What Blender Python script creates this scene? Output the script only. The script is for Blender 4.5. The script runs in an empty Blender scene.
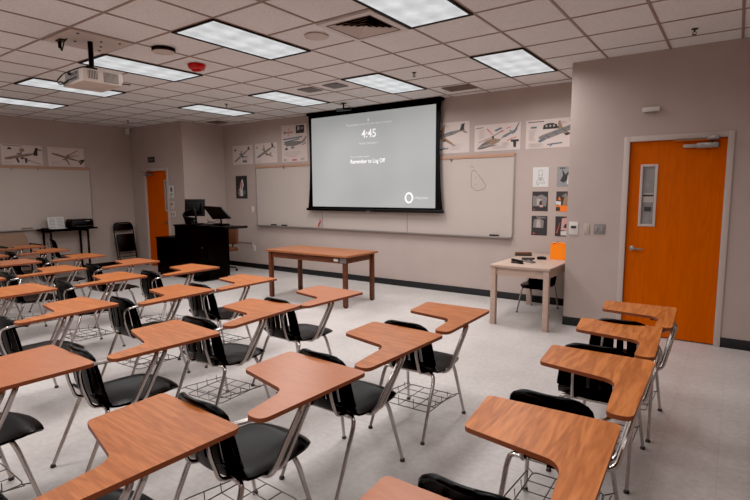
import bpy, bmesh, math, random
from mathutils import Vector, Matrix
random.seed(7)
C = bpy.context.scene.collection
PI = math.pi

# ------------------------------------------------------------------ materials
def lin(c):
    c = c / 255.0
    return c / 12.92 if c <= 0.04045 else ((c + 0.055) / 1.055) ** 2.4
def rgb(t): return (lin(t[0]), lin(t[1]), lin(t[2]), 1.0)

def base(name):
    m = bpy.data.materials.new(name); m.use_nodes = True
    nt = m.node_tree; b = nt.nodes['Principled BSDF']
    return m, nt, b
def mat(name, c, rough=0.5, metal=0.0, var=0.0, scale=20.0, bump=0.0, spec=0.5, emit=None, estr=0.0):
    m, nt, b = base(name)
    b.inputs['Base Color'].default_value = rgb(c)
    b.inputs['Roughness'].default_value = rough
    b.inputs['Metallic'].default_value = metal
    b.inputs['Specular IOR Level'].default_value = spec
    if emit:
        b.inputs['Emission Color'].default_value = rgb(emit); b.inputs['Emission Strength'].default_value = estr
    if var or bump:
        tc = nt.nodes.new('ShaderNodeTexCoord')
        no = nt.nodes.new('ShaderNodeTexNoise'); no.inputs['Scale'].default_value = scale; no.inputs['Detail'].default_value = 4
        nt.links.new(tc.outputs['Object'], no.inputs['Vector'])
        if var:
            ramp = nt.nodes.new('ShaderNodeValToRGB')
            col = Vector(rgb(c)[:3])
            ramp.color_ramp.elements[0].position = .3; ramp.color_ramp.elements[1].position = .7
            ramp.color_ramp.elements[0].color = (*(col * (1 - var)), 1); ramp.color_ramp.elements[1].color = (*(col * (1 + var)), 1)
            nt.links.new(no.outputs['Fac'], ramp.inputs['Fac']); nt.links.new(ramp.outputs['Color'], b.inputs['Base Color'])
        if bump:
            bp = nt.nodes.new('ShaderNodeBump'); bp.inputs['Strength'].default_value = bump; bp.inputs['Distance'].default_value = 0.003
            nt.links.new(no.outputs['Fac'], bp.inputs['Height']); nt.links.new(bp.outputs['Normal'], b.inputs['Normal'])
    return m

def wood(name, c1, c2, stretch=(1.4, 16, 16), rough=0.4, contrast=1.0, spec=0.4):
    """laminate wood grain: stretched noise distorting a band pattern, shifted per object"""
    m, nt, b = base(name); N = nt.nodes; L = nt.links
    tc = N.new('ShaderNodeTexCoord'); oi = N.new('ShaderNodeObjectInfo')
    add = N.new('ShaderNodeVectorMath'); add.operation = 'ADD'
    mul = N.new('ShaderNodeVectorMath'); mul.operation = 'SCALE'; mul.inputs[0].default_value = (3.1, 5.7, 1.3)
    L.new(oi.outputs['Random'], mul.inputs['Scale']); L.new(tc.outputs['Object'], add.inputs[0]); L.new(mul.outputs[0], add.inputs[1])
    mp = N.new('ShaderNodeMapping'); mp.inputs['Scale'].default_value = stretch; L.new(add.outputs[0], mp.inputs['Vector'])
    n1 = N.new('ShaderNodeTexNoise'); n1.inputs['Scale'].default_value = 1.6; n1.inputs['Detail'].default_value = 2; n1.inputs['Distortion'].default_value = .6
    L.new(mp.outputs[0], n1.inputs['Vector'])
    mm = N.new('ShaderNodeMath'); mm.operation = 'MULTIPLY'; mm.inputs[1].default_value = 22; L.new(n1.outputs['Fac'], mm.inputs[0])
    sn = N.new('ShaderNodeMath'); sn.operation = 'SINE'; L.new(mm.outputs[0], sn.inputs[0])
    n2 = N.new('ShaderNodeTexNoise'); n2.inputs['Scale'].default_value = 9; n2.inputs['Detail'].default_value = 5; L.new(mp.outputs[0], n2.inputs['Vector'])
    ad = N.new('ShaderNodeMath'); ad.operation = 'MULTIPLY_ADD'; ad.inputs[1].default_value = .22; L.new(sn.outputs[0], ad.inputs[0]); L.new(n2.outputs['Fac'], ad.inputs[2])
    ramp = N.new('ShaderNodeValToRGB'); ramp.color_ramp.elements[0].position = .5 - .38 / contrast; ramp.color_ramp.elements[1].position = .5 + .38 / contrast
    ramp.color_ramp.elements[0].color = rgb(c1); ramp.color_ramp.elements[1].color = rgb(c2)
    L.new(ad.outputs[0], ramp.inputs['Fac']); L.new(ramp.outputs[0], b.inputs['Base Color'])
    b.inputs['Roughness'].default_value = rough; b.inputs['Specular IOR Level'].default_value = spec
    return m

M = {}
M['wall'] = mat('painted wall', (176, 160, 153), .72, var=.025, scale=3, bump=.04)
M['wall_dim'] = M['wall']
M['base'] = mat('black vinyl base', (26, 27, 30), .5)
M['frame_grey'] = mat('grey door frame paint', (186, 172, 166), .45)
M['white'] = mat('white plastic', (205, 198, 194), .5)
M['offwhite'] = mat('off white metal', (196, 182, 174), .5)
M['grey'] = mat('grey plastic', (128, 124, 122), .5)
M['dgrey'] = mat('dark grey', (52, 50, 50), .5)
M['black'] = mat('black plastic', (8, 8, 9), .42, bump=.05, scale=250, spec=.35)
M['shell'] = mat('black polypropylene', (6, 7, 8), .3, bump=.05, scale=300, spec=.14)
M['blackmetal'] = mat('black metal', (7, 7, 8), .45, spec=.35)
M['black_lam'] = mat('black laminate', (3, 3, 4), .5, var=.1, scale=8, spec=.2)
M['chrome'] = mat('chromed tube', (186, 178, 174), .22, metal=1.0)
M['wire'] = mat('plated wire', (110, 104, 100), .35, metal=.9)
M['glide'] = mat('rubber glide', (60, 56, 54), .5)
M['steel'] = mat('brushed steel', (150, 145, 142), .35, metal=.9)
M['tab_oak'] = wood('oak grain laminate', (144, 78, 34), (180, 108, 58), (1.6, 16, 16), .4, .9, .25)
M['tab_grain'] = wood('strong oak laminate', (152, 82, 36), (204, 127, 70), (9, 1.0, 9), .4, .85, .25)
M['tab_glare'] = wood('smooth glare-toned laminate', (160, 92, 54), (172, 104, 66), (2, 10, 10), .3, .7, .4)  # pinkish tone puts glare on the same wood into the colour
M['tab_edge'] = mat('brown edge band', (128, 66, 38), .5)
M['door'] = wood('orange stained door veneer', (188, 82, 2), (204, 94, 4), (9, 9, .9), .45, .5, .2)
M['walnut'] = wood('brown table wood', (78, 40, 24), (108, 60, 38), (1.5, 14, 14), .4)
M['walnut_top'] = wood('brown table top', (140, 84, 52), (160, 102, 68), (1.5, 14, 14), .4, .8)
M['beige_wood'] = wood('pale beige laminate', (172, 148, 134), (188, 164, 150), (1.5, 12, 12), .45, .8)
M['tan'] = mat('tan fabric', (140, 112, 94), .85, bump=.2, scale=300)
M['brownvinyl'] = mat('brown vinyl', (104, 64, 44), .6)
M['board'] = mat('whiteboard surface', (184, 172, 165), .3, var=.015, scale=2, spec=.4)
M['alu'] = mat('grey aluminium trim', (158, 150, 146), .4, metal=.5)
M['cork'] = mat('tan map rail', (176, 138, 116), .7, var=.1, scale=60)
M['orange'] = mat('orange file box', (255, 138, 0), .5)
M['red'] = mat('red alarm plastic', (190, 16, 18), .35)
M['paper'] = mat('poster paper', (205, 190, 184), .6)
M['paper_grey'] = mat('grey poster paper', (140, 140, 140), .6)
M['paper_white'] = mat('white paper', (204, 202, 200), .6)
M['ink'] = mat('dark ink', (48, 44, 46), .6)
M['ink_grey'] = mat('grey ink', (128, 120, 118), .6)
M['ink_light'] = mat('pale ink', (172, 160, 155), .6)
M['ink_blue'] = mat('blue grey ink', (92, 108, 118), .6)
M['ink_red'] = mat('red ink', (190, 84, 70), .6)
M['ink_tan'] = mat('tan ink', (148, 118, 96), .6)
M['ink_orange'] = mat('orange ink', (236, 120, 30), .6)
M['ink_white'] = mat('white ink', (205, 200, 198), .6)
M['ink_pink'] = mat('pink ink', (196, 150, 146), .6)
M['glass'] = mat('dim wired glass', (138, 136, 135), .15, var=.1, scale=12)
M['tbar_shade'] = mat('ceiling grid', (150, 130, 120), .6)  # darker tan paints in the shadow lines of the recessed grid
M['void'] = mat('dark void', (14, 13, 13), .8)
M['vent_brown'] = mat('vent grille', (120, 104, 96), .6)

# ceiling tile: fine fissured specks
def ceiling_mat():
    m, nt, b = base('acoustic ceiling tile'); N = nt.nodes; L = nt.links
    tc = N.new('ShaderNodeTexCoord')
    n = N.new('ShaderNodeTexNoise'); n.inputs['Scale'].default_value = 70; n.inputs['Detail'].default_value = 6
    n2 = N.new('ShaderNodeTexNoise'); n2.inputs['Scale'].default_value = 1.3
    L.new(tc.outputs['Object'], n.inputs['Vector']); L.new(tc.outputs['Object'], n2.inputs['Vector'])
    r = N.new('ShaderNodeValToRGB'); r.color_ramp.elements[0].position = .3; r.color_ramp.elements[1].position = .55
    r.color_ramp.elements[0].color = rgb((216, 212, 210)); r.color_ramp.elements[1].color = rgb((230, 227, 226))
    L.new(n.outputs['Fac'], r.inputs['Fac'])
    mx = N.new('ShaderNodeMix'); mx.data_type = 'RGBA'; mx.blend_type = 'MULTIPLY'; mx.inputs['Factor'].default_value = .12
    L.new(r.outputs[0], mx.inputs['A']); L.new(n2.outputs['Fac'], mx.inputs['B']); L.new(mx.outputs['Result'], b.inputs['Base Color'])
    b.inputs['Roughness'].default_value = .9; b.inputs['Specular IOR Level'].default_value = .1
    bp = N.new('ShaderNodeBump'); bp.inputs['Strength'].default_value = .15; bp.inputs['Distance'].default_value = .003
    L.new(n.outputs['Fac'], bp.inputs['Height']); L.new(bp.outputs[0], b.inputs['Normal'])
    return m
M['ceiling'] = ceiling_mat()

def floor_mat():
    m, nt, b = base('vinyl tile floor'); N = nt.nodes; L = nt.links
    tc = N.new('ShaderNodeTexCoord')
    n = N.new('ShaderNodeTexNoise'); n.inputs['Scale'].default_value = 26; n.inputs['Detail'].default_value = 8
    n2 = N.new('ShaderNodeTexNoise'); n2.inputs['Scale'].default_value = 2.2; n2.inputs['Detail'].default_value = 4
    L.new(tc.outputs['Object'], n.inputs['Vector']); L.new(tc.outputs['Object'], n2.inputs['Vector'])
    r = N.new('ShaderNodeValToRGB'); r.color_ramp.elements[0].position = .25; r.color_ramp.elements[1].position = .75
    r.color_ramp.elements[0].color = rgb((186, 179, 176)); r.color_ramp.elements[1].color = rgb((204, 198, 195))
    L.new(n.outputs['Fac'], r.inputs['Fac'])
    r2 = N.new('ShaderNodeValToRGB'); r2.color_ramp.elements[0].position = .3; r2.color_ramp.elements[1].position = .7
    r2.color_ramp.elements[0].color = (.86, .85, .85, 1); r2.color_ramp.elements[1].color = (1, 1, 1, 1)
    L.new(n2.outputs['Fac'], r2.inputs['Fac'])
    mx = N.new('ShaderNodeMix'); mx.data_type = 'RGBA'; mx.blend_type = 'MULTIPLY'; mx.inputs['Factor'].default_value = 1
    L.new(r.outputs[0], mx.inputs['A']); L.new(r2.outputs[0], mx.inputs['B'])
    br = N.new('ShaderNodeTexBrick'); br.offset = 0; br.inputs['Scale'].default_value = 1
    br.inputs['Brick Width'].default_value = .305; br.inputs['Row Height'].default_value = .305; br.inputs['Mortar Size'].default_value = .0015
    br.inputs['Color1'].default_value = (1, 1, 1, 1); br.inputs['Color2'].default_value = (.965, .965, .965, 1); br.inputs['Mortar'].default_value = (.8, .8, .8, 1)
    L.new(tc.outputs['Object'], br.inputs['Vector'])
    mx2 = N.new('ShaderNodeMix'); mx2.data_type = 'RGBA'; mx2.blend_type = 'MULTIPLY'; mx2.inputs['Factor'].default_value = 1
    L.new(mx.outputs['Result'], mx2.inputs['A']); L.new(br.outputs['Color'], mx2.inputs['B']); L.new(mx2.outputs['Result'], b.inputs['Base Color'])
    rr = N.new('ShaderNodeMapRange'); rr.inputs['To Min'].default_value = .3; rr.inputs['To Max'].default_value = .46
    L.new(n2.outputs['Fac'], rr.inputs['Value']); L.new(rr.outputs[0], b.inputs['Roughness'])
    b.inputs['Specular IOR Level'].default_value = .42
    return m
M['floor'] = floor_mat()

def lens_mat():
    """prismatic fluorescent lens: soft cells of a little more and a little less light"""
    m, nt, b = base('fluorescent lens'); N = nt.nodes; L = nt.links
    tc = N.new('ShaderNodeTexCoord')
    sx = N.new('ShaderNodeSeparateXYZ'); L.new(tc.outputs['Object'], sx.inputs[0])
    def wavefac(out, k, amp):
        a = N.new('ShaderNodeMath'); a.operation = 'MULTIPLY'; a.inputs[1].default_value = k; L.new(out, a.inputs[0])
        s = N.new('ShaderNodeMath'); s.operation = 'COSINE'; L.new(a.outputs[0], s.inputs[0])
        q = N.new('ShaderNodeMath'); q.operation = 'MULTIPLY'; q.inputs[1].default_value = amp; L.new(s.outputs[0], q.inputs[0])
        return q.outputs[0]
    w1 = wavefac(sx.outputs['X'], 2 * PI / .2, -.045); w2 = wavefac(sx.outputs['Y'], 2 * PI / .3, .05)
    n = N.new('ShaderNodeTexNoise'); n.inputs['Scale'].default_value = 9; L.new(tc.outputs['Object'], n.inputs['Vector'])
    a1 = N.new('ShaderNodeMath'); a1.operation = 'ADD'; L.new(w1, a1.inputs[0]); L.new(w2, a1.inputs[1])
    a2 = N.new('ShaderNodeMath'); a2.operation = 'MULTIPLY_ADD'; a2.inputs[1].default_value = .28; L.new(n.outputs['Fac'], a2.inputs[0]); L.new(a1.outputs[0], a2.inputs[2])
    a3 = N.new('ShaderNodeMath'); a3.operation = 'ADD'; a3.inputs[1].default_value = .46; L.new(a2.outputs[0], a3.inputs[0])
    b.inputs['Base Color'].default_value = (.05, .05, .05, 1)
    b.inputs['Emission Color'].default_value = (.97, .985, 1, 1)
    L.new(a3.outputs[0], b.inputs['Emission Strength'])
    return m
M['lens'] = lens_mat()

def screen_mat():
    m, nt, b = base('lit projection fabric'); N = nt.nodes; L = nt.links
    tc = N.new('ShaderNodeTexCoord'); n = N.new('ShaderNodeTexNoise'); n.inputs['Scale'].default_value = .9; n.inputs['Detail'].default_value = 1
    L.new(tc.outputs['Object'], n.inputs['Vector'])
    r = N.new('ShaderNodeMapRange'); r.inputs['To Min'].default_value = .20; r.inputs['To Max'].default_value = .36
    L.new(n.outputs['Fac'], r.inputs['Value']); L.new(r.outputs[0], b.inputs['Emission Strength'])
    b.inputs['Base Color'].default_value = (.16, .16, .16, 1); b.inputs['Emission Color'].default_value = (.97, 1, 1.0, 1); b.inputs['Roughness'].default_value = .9
    return m
M['screen'] = screen_mat()
M['glyph'] = mat('projected white', (200, 200, 200), .9, emit=(255, 255, 255), estr=.5)
M['glyph_soft'] = mat('projected pale', (180, 180, 180), .9, emit=(255, 255, 255), estr=.34)

# ------------------------------------------------------------------ mesh builder
class MB:
    def __init__(s): s.v = []; s.f = []; s.m = []; s.mats = []
    def mi(s, m):
        if m not in s.mats: s.mats.append(m)
        return s.mats.index(m)
    def add(s, vs, fs, m):
        o = len(s.v); k = s.mi(m)
        s.v += [tuple(x) for x in vs]
        for f in fs: s.f.append([i + o for i in f]); s.m.append(k)
        return s
    def box(s, c, d, m, bev=0.0, rot=None):
        bm = bmesh.new(); bmesh.ops.create_cube(bm, size=1)
        for v in bm.verts: v.co = Vector((v.co.x * d[0], v.co.y * d[1], v.co.z * d[2]))
        if bev: bmesh.ops.bevel(bm, geom=bm.edges[:], offset=bev, segments=2, affect='EDGES', profile=.6)
        R = rot.to_3x3() if rot else Matrix.Identity(3)
        bm.verts.index_update()
        s.add([R @ v.co + Vector(c) for v in bm.verts], [[v.index for v in f.verts] for f in bm.faces], m); bm.free(); return s
    def b2(s, a, b, m, bev=0.0):
        return s.box([(a[i] + b[i]) / 2 for i in range(3)], [abs(b[i] - a[i]) for i in range(3)], m, bev)
    def tube(s, pts, r, m, n=8, closed=False, caps=True):
        P = [Vector(p) for p in pts]; k = len(P); rs = r if isinstance(r, (list, tuple)) else [r] * k
        vs = []; ref = None
        for i in range(k):
            if closed: t = (P[(i + 1) % k] - P[i - 1])
            else: t = P[min(i + 1, k - 1)] - P[max(i - 1, 0)]
            t.normalize()
            if ref is None:
                ref = Vector((0, 0, 1)) if abs(t.z) < .9 else Vector((1, 0, 0))
            a = (ref - t * ref.dot(t)).normalized(); ref = a; b = t.cross(a)
            for j in range(n):
                th = 2 * PI * j / n; vs.append(P[i] + (a * math.cos(th) + b * math.sin(th)) * rs[i])
        fs = []
        for i in range(k if closed else k - 1):
            i2 = (i + 1) % k
            for j in range(n): fs.append([i * n + j, i * n + (j + 1) % n, i2 * n + (j + 1) % n, i2 * n + j])
        if caps and not closed: fs.append(list(range(n))[::-1]); fs.append([(k - 1) * n + j for j in range(n)])
        return s.add(vs, fs, m)
    def lathe(s, prof, m, c=(0, 0, 0), n=20, axis='z'):
        vs = []
        for (r, z) in prof:
            for j in range(n):
                th = 2 * PI * j / n; p = (r * math.cos(th), r * math.sin(th), z)
                if axis == 'x': p = (p[2], p[0], p[1])
                if axis == 'y': p = (p[0], p[2], p[1])
                vs.append((p[0] + c[0], p[1] + c[1], p[2] + c[2]))
        k = len(prof); fs = []
        for i in range(k - 1):
            for j in range(n): fs.append([i * n + j, i * n + (j + 1) % n, (i + 1) * n + (j + 1) % n, (i + 1) * n + j])
        fs.append(list(range(n))[::-1]); fs.append([(k - 1) * n + j for j in range(n)])
        return s.add(vs, fs, m)
    def prism(s, poly, z0, z1, m, side=None):
        n = len(poly)
        s.add([(x, y, z0) for x, y in poly] + [(x, y, z1) for x, y in poly], [list(range(n))[::-1], [n + i for i in range(n)]], m)
        s.add([(x, y, z0) for x, y in poly] + [(x, y, z1) for x, y in poly], [[i, (i + 1) % n, n + (i + 1) % n, n + i] for i in range(n)], side or m)
        return s
    def flat(s, poly, y, m):   # polygon in local x,z facing -Y
        return s.add([(x, y, z) for x, z in poly], [list(range(len(poly)))], m)
    def build(s, name, parent=None, loc=(0, 0, 0), rz=0.0, angle=35, smooth=True):
        me = bpy.data.meshes.new(name); me.from_pydata(s.v, [], s.f)
        for mm in s.mats: me.materials.append(M[mm] if isinstance(mm, str) else mm)
        for p, k in zip(me.polygons, s.m): p.material_index = k
        bm = bmesh.new(); bm.from_mesh(me); bmesh.ops.recalc_face_normals(bm, faces=bm.faces[:]) if not getattr(s, 'keep', False) else None
        bm.to_mesh(me); bm.free()
        if smooth:
            for p in me.polygons: p.use_smooth = True
            me.set_sharp_from_angle(angle=math.radians(angle))
        me.update()
        o = bpy.data.objects.new(name, me); C.objects.link(o); o.location = loc; o.rotation_euler = (0, 0, rz)
        if parent: o.parent = parent
        return o

def tag(o, label=None, cat=None, group=None, kind=None):
    if label: o['label'] = label
    if cat: o['category'] = cat
    if group: o['group'] = group
    if kind: o['kind'] = kind
    return o
def thing(name, label, cat, loc=(0, 0, 0), rz=0.0, group=None):
    o = bpy.data.objects.new(name, None); C.objects.link(o); o.location = loc; o.rotation_euler = (0, 0, rz); o.empty_display_size = .1
    return tag(o, label, cat, group)
def kids(o): return [c for c in bpy.data.objects if c.parent == o]
def copy_tree(o, parent=None, subs=None):
    c = o.copy(); C.objects.link(c)
    if parent: c.parent = parent
    for ch in kids(o): copy_tree(ch, c)
    return c
def struct(o): o['kind'] = 'structure'; return o
def fillet(pts, r, n=5):
    """round the corners of an open 3-D polyline"""
    P = [Vector(p) for p in pts]; out = [P[0]]
    for i in range(1, len(P) - 1):
        a, b, c = P[i - 1], P[i], P[i + 1]; d1 = (a - b); d2 = (c - b); rr = min(r, d1.length * .48, d2.length * .48)
        p1 = b + d1.normalized() * rr; p2 = b + d2.normalized() * rr
        for k in range(n + 1):
            t = k / n; out.append((1 - t) ** 2 * p1 + 2 * t * (1 - t) * b + t * t * p2)
    out.append(P[-1]); return out
def round_poly(pts, rads, n=5):
    out = []; k = len(pts)
    for i in range(k):
        a, b, c = Vector(pts[i - 1]), Vector(pts[i]), Vector(pts[(i + 1) % k]); r = rads[i] if isinstance(rads, (list, tuple)) else rads
        if r <= 0: out.append(tuple(b)); continue
        d1 = a - b; d2 = c - b; rr = min(r, d1.length * .49, d2.length * .49)
        p1 = b + d1.normalized() * rr; p2 = b + d2.normalized() * rr
        for q in range(n + 1):
            t = q / n; out.append(tuple((1 - t) ** 2 * p1 + 2 * t * (1 - t) * b + t * t * p2))
    return out

# ------------------------------------------------------------------ room
XL, XR, YB, YF, YD, ZC = -11.36, 1.35, -2.3, 7.30, 6.262, 3.105
XA, XB = -9.36, -1.656          # alcove edge at the left, block edge at the right
T = .12
# door openings: (x0,x1,top)
D1 = (-1.065, -.06, 2.222); D2 = (-10.86, -9.93, 2.17)
floor = struct(MB().b2((XL - T, YB - T, -.1), (XR + T, YF + T, 0), 'floor').build('floor'))
ceil = struct(MB().b2((XL - T, YB - T, ZC), (XR + T, YF + T, ZC + .1), 'ceiling').build('ceiling'))
struct(MB().b2((XA - T, YF, 0), (XB + T, YF + T, ZC), 'wall').build('wall_front'))
struct(MB().b2((XL - T, YB - T, 0), (XL, YD + T, ZC), 'wall').build('wall_left'))
struct(MB().b2((XR, YB - T, 0), (XR + T, YD + T, ZC), 'wall').build('wall_right'))
struct(MB().b2((XL, YB - T, 0), (XR, YB, ZC), 'wall').build('wall_back'))
def door_wall(name, x0, x1, d, side):
    m = MB()
    m.b2((x0, YD, 0), (d[0], YD + T, ZC), 'wall'); m.b2((d[1], YD, 0), (x1, YD + T, ZC), 'wall'); m.b2((d[0], YD, d[2]), (d[1], YD + T, ZC), 'wall')
    if side: m.b2((side - T if side < -5 else side, YD + T, 0), (side if side < -5 else side + T, YF, ZC), 'wall')
    return struct(m.build(name))
door_wall('wall_alcove', XL, XA, D2, XA)
door_wall('wall_door', XB, XR, D1, XB)

# ceiling grid bars at 0.61 m (a thin raised T-bar lattice)
GX, GY, G = -1.888, 5.277, .61
gm = MB()
x = GX - 20 * G
k = -20
while GX + k * G < XR:
    xx = GX + k * G
    if xx > XL: gm.b2((xx - .011, YB, ZC - .006), (xx + .011, (YF if XA < xx < XB else YD), ZC + .004), 'tbar_shade')
    k += 1
k = -14
while GY + k * G < YF:
    yy = GY + k * G
    if yy > YB:
        x0, x1 = (XL, XR) if yy < YD else (XA, XB)
        gm.b2((x0, yy - .011, ZC - .0052), (x1, yy + .011, ZC + .004), 'tbar_shade')
    k += 1
struct(gm.build('trim_1'))
def baseboard(name, segs):
    m = MB()
    for (x0, y0, x1, y1) in segs: m.b2((x0, y0, 0), (x1, y1, .105), 'base', .003)
    return struct(m.build(name))
baseboard('baseboard_front', [(XA, YF - .008, XB, YF)])
baseboard('baseboard_left', [(XL, YB, XL + .008, YD)])
baseboard('baseboard_alcove', [(XL, YD - .008, D2[0], YD), (D2[1], YD - .008, XA + .008, YD), (XA, YD, XA + .008, YF)])
baseboard('baseboard_door', [(XB - .008, YD - .008, D1[0], YD), (D1[1], YD - .008, XR, YD), (XB - .008, YD, XB, YF)])
baseboard('baseboard_right', [(XR - .008, YB, XR, YD)])
baseboard('baseboard_back', [(XL, YB, XR, YB + .008)])

# ------------------------------------------------------------------ doors
def make_door(name, d, label, win_left, handle_left, closer_right, papers):
    w = .058
    r = MB(); x0, x1, z1 = d
    # frame: jambs and head, standing a little proud of the wall, with a reveal
    r.b2((x0, YD - .014, 0), (x0 + w, YD + .1, z1), 'frame_grey', .003); r.b2((x1 - w, YD - .014, 0), (x1, YD + .1, z1), 'frame_grey', .003)
    r.b2((x0 + w, YD - .014, z1 - w), (x1 - w, YD + .1, z1), 'frame_grey', .003)
    fr = r.build('door_frame')
    root = thing(name, label, 'door'); root['kind'] = 'structure'; fr.parent = root
    lx0, lx1, lz1 = x0 + w + .002, x1 - w - .002, z1 - w - .003
    wx0 = win_left; wx1 = wx0 + .17; wz0, wz1 = 1.235, 1.915; yf = YD + .022
    m = MB()
    m.b2((lx0, yf, .012), (wx0, yf + .045, lz1), 'door'); m.b2((wx1, yf, .012), (lx1, yf + .045, lz1), 'door')
    m.b2((wx0, yf, .012), (wx1, yf + .045, wz0), 'door'); m.b2((wx0, yf, wz1), (wx1, yf + .045, lz1), 'door')
    leaf = m.build('door_leaf', root)
    g = MB(); b = .026
    for a, c in (((wx0, wz0), (wx0 + b, wz1)), ((wx1 - b, wz0), (wx1, wz1)), ((wx0 + b, wz0), (wx1 - b, wz0 + b)), ((wx0 + b, wz1 - b), (wx1 - b, wz1))):
        g.b2((a[0], yf - .008, a[1]), (c[0], yf + .05, c[1]), 'frame_grey', .002)
    vf = g.build('vision_frame', leaf)
    g = MB().b2((wx0 + b, yf + .015, wz0 + b), (wx1 - b, yf + .022, wz1 - b), 'glass'); g.build('vision_glass', leaf)
    if papers:
        p = MB().b2((wx0 + .035, yf + .011, 1.50), (wx1 - .034, yf + .0145, 1.60), 'ink_light').b2((wx0 + .035, yf + .0105, 1.565), (wx1 - .034, yf + .011, 1.585), 'ink')
        p.b2((wx0 + .045, yf + .011, 1.38), (wx1 - .036, yf + .0145, 1.47), 'ink_grey').b2((wx0 + .055, yf + .0105, 1.40), (wx1 - .046, yf + .011, 1.45), 'dgrey')
        p.build('taped_notice', leaf)
    h = MB(); hx = lx0 + .065 if handle_left else lx1 - .065; s = 1 if handle_left else -1
    h.lathe([(.028, 0), (.028, -.008), (.014, -.012), (.012, -.05)], 'steel', (hx, yf, .985), 16, 'y')
    h.tube(fillet([(hx, yf - .05, .985), (hx + s * .03, yf - .052, .985), (hx + s * .115, yf - .048, .98)], .02), .010, 'steel', 10)
    h.build('door_handle', leaf)
    c = MB(); cx = lx1 - .26 if closer_right else lx0 + .06; z = lz1 - .10
    c.b2((cx, yf - .055, z), (cx + .19, yf, z + .055), 'steel', .006); c.b2((cx - .12, yf - .045, z + .008), (cx, yf, z + .045), 'alu', .004)
    c.tube([(cx + .13, yf - .06, z + .05), (cx + .13, yf - .06, z + .075)], .012, 'dgrey'); c.b2((cx + .09, yf - .085, z + .078), (cx + .19, YD - .014, z + .12), 'steel', .004)
    c.box((cx - .02, yf - .07, z + .088), (.34, .022, .008), 'ink_tan', 0, Matrix.Rotation(-.12, 4, 'Z'))
    c.build('door_closer', leaf)
    return root
make_door('door_1', D1, 'orange wooden door with narrow glass pane on the right-hand wall', -.893, True, True, True)
make_door('door_2', D2, 'orange wooden door beside the black lectern in the left alcove', -10.12, False, False, False)

# ------------------------------------------------------------------ ceiling lights
LAMPS = []
light_spots = []   # (i, j0, name words)
for i in (-1, -4, -7, -10): light_spots.append((i, 0))
for i in (-1, -4, -7, -10, -13): light_spots.append((i, -4))
for i in (-1, -4, -7, -10, -13): light_spots.append((i, -8))  # this row and the next are unseen, added to light the foreground
for i in (-1, -7, -13): light_spots.append((i, -12))
for j in (-4, -8, -12): light_spots.append((2, j))  # unseen panels added at the right to brighten that side
LL = {(-1, 0): 'bright ceiling light panel above the side table, nearest the right-hand block', (-4, 0): 'bright ceiling light panel directly in front of the projection screen top',
      (-7, 0): 'bright ceiling light panel left of the two grey ceiling speakers', (-10, 0): 'small-looking ceiling light panel above the black lectern',
      (-1, -4): 'bright ceiling light panel touching the square louvred air diffuser', (-4, -4): 'large bright ceiling light panel, between red alarm and air diffuser',
      (-7, -4): 'bright ceiling light panel right behind the projector pole, ending at red alarm', (-10, -4): 'ceiling light panel seen just below the ceiling projector',
      (-13, -4): 'leftmost ceiling light panel, above the left wall posters'}
def make_light():
    root = thing('ceiling_light', None, None)
    w, l = .61, 1.22
    f = MB(); b = .024
    for a, c in (((-w / 2, -l / 2), (-w / 2 + b, l / 2)), ((w / 2 - b, -l / 2), (w / 2, l / 2)), ((-w / 2 + b, -l / 2), (w / 2 - b, -l / 2 + b)), ((-w / 2 + b, l / 2 - b), (w / 2 - b, l / 2))):
        f.b2((a[0], a[1], -.016), (c[0], c[1], 0), 'void')  # black colour paints the shadow gap of the recess onto the frame
    f.build('shadow_gap_frame', root)
    MB().b2((-w / 2 + b, -l / 2 + b, -.008), (w / 2 - b, l / 2 - b, -.001), 'lens').build('diffuser', root, smooth=False)
    return root
proto = make_light(); first = True
POWER = {}
for (i, j) in light_spots:
    o = proto if first else copy_tree(proto); first = False
    o.location = (GX + (i + .5) * G, GY + (j + 1) * G, ZC - .001)
    tag(o, LL.get((i, j), 'unseen ceiling light panel added above or behind the viewpoint to light the foreground'), 'ceiling light', 'fluorescent ceiling panels')
    ld = bpy.data.lights.new('troffer_lamp', 'AREA'); ld.shape = 'RECTANGLE'; ld.size = .54; ld.size_y = 1.14
    p = 31.0
    if i == -1: p = 31
    if i <= -10: p = 14
    if i <= -13: p = 8
    if j == -8: p *= 1.0
    if j == -12: p *= 1.1
    if i == -1 and j == -8: p = 12
    if i == -1 and j == -4: p = 25
    if i == 2: p = 10 if j == -4 else 17
    p *= .93
    if (i, j) in ((-4, 0), (-7, 0)): p *= 1.0
    ld.energy = p; ld.color = (1.0, .985, .972); ld.spread = math.radians(165)
    lo = bpy.data.objects.new('troffer_lamp', ld); C.objects.link(lo); lo.location = (o.location.x, o.location.y, ZC - .02)

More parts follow.
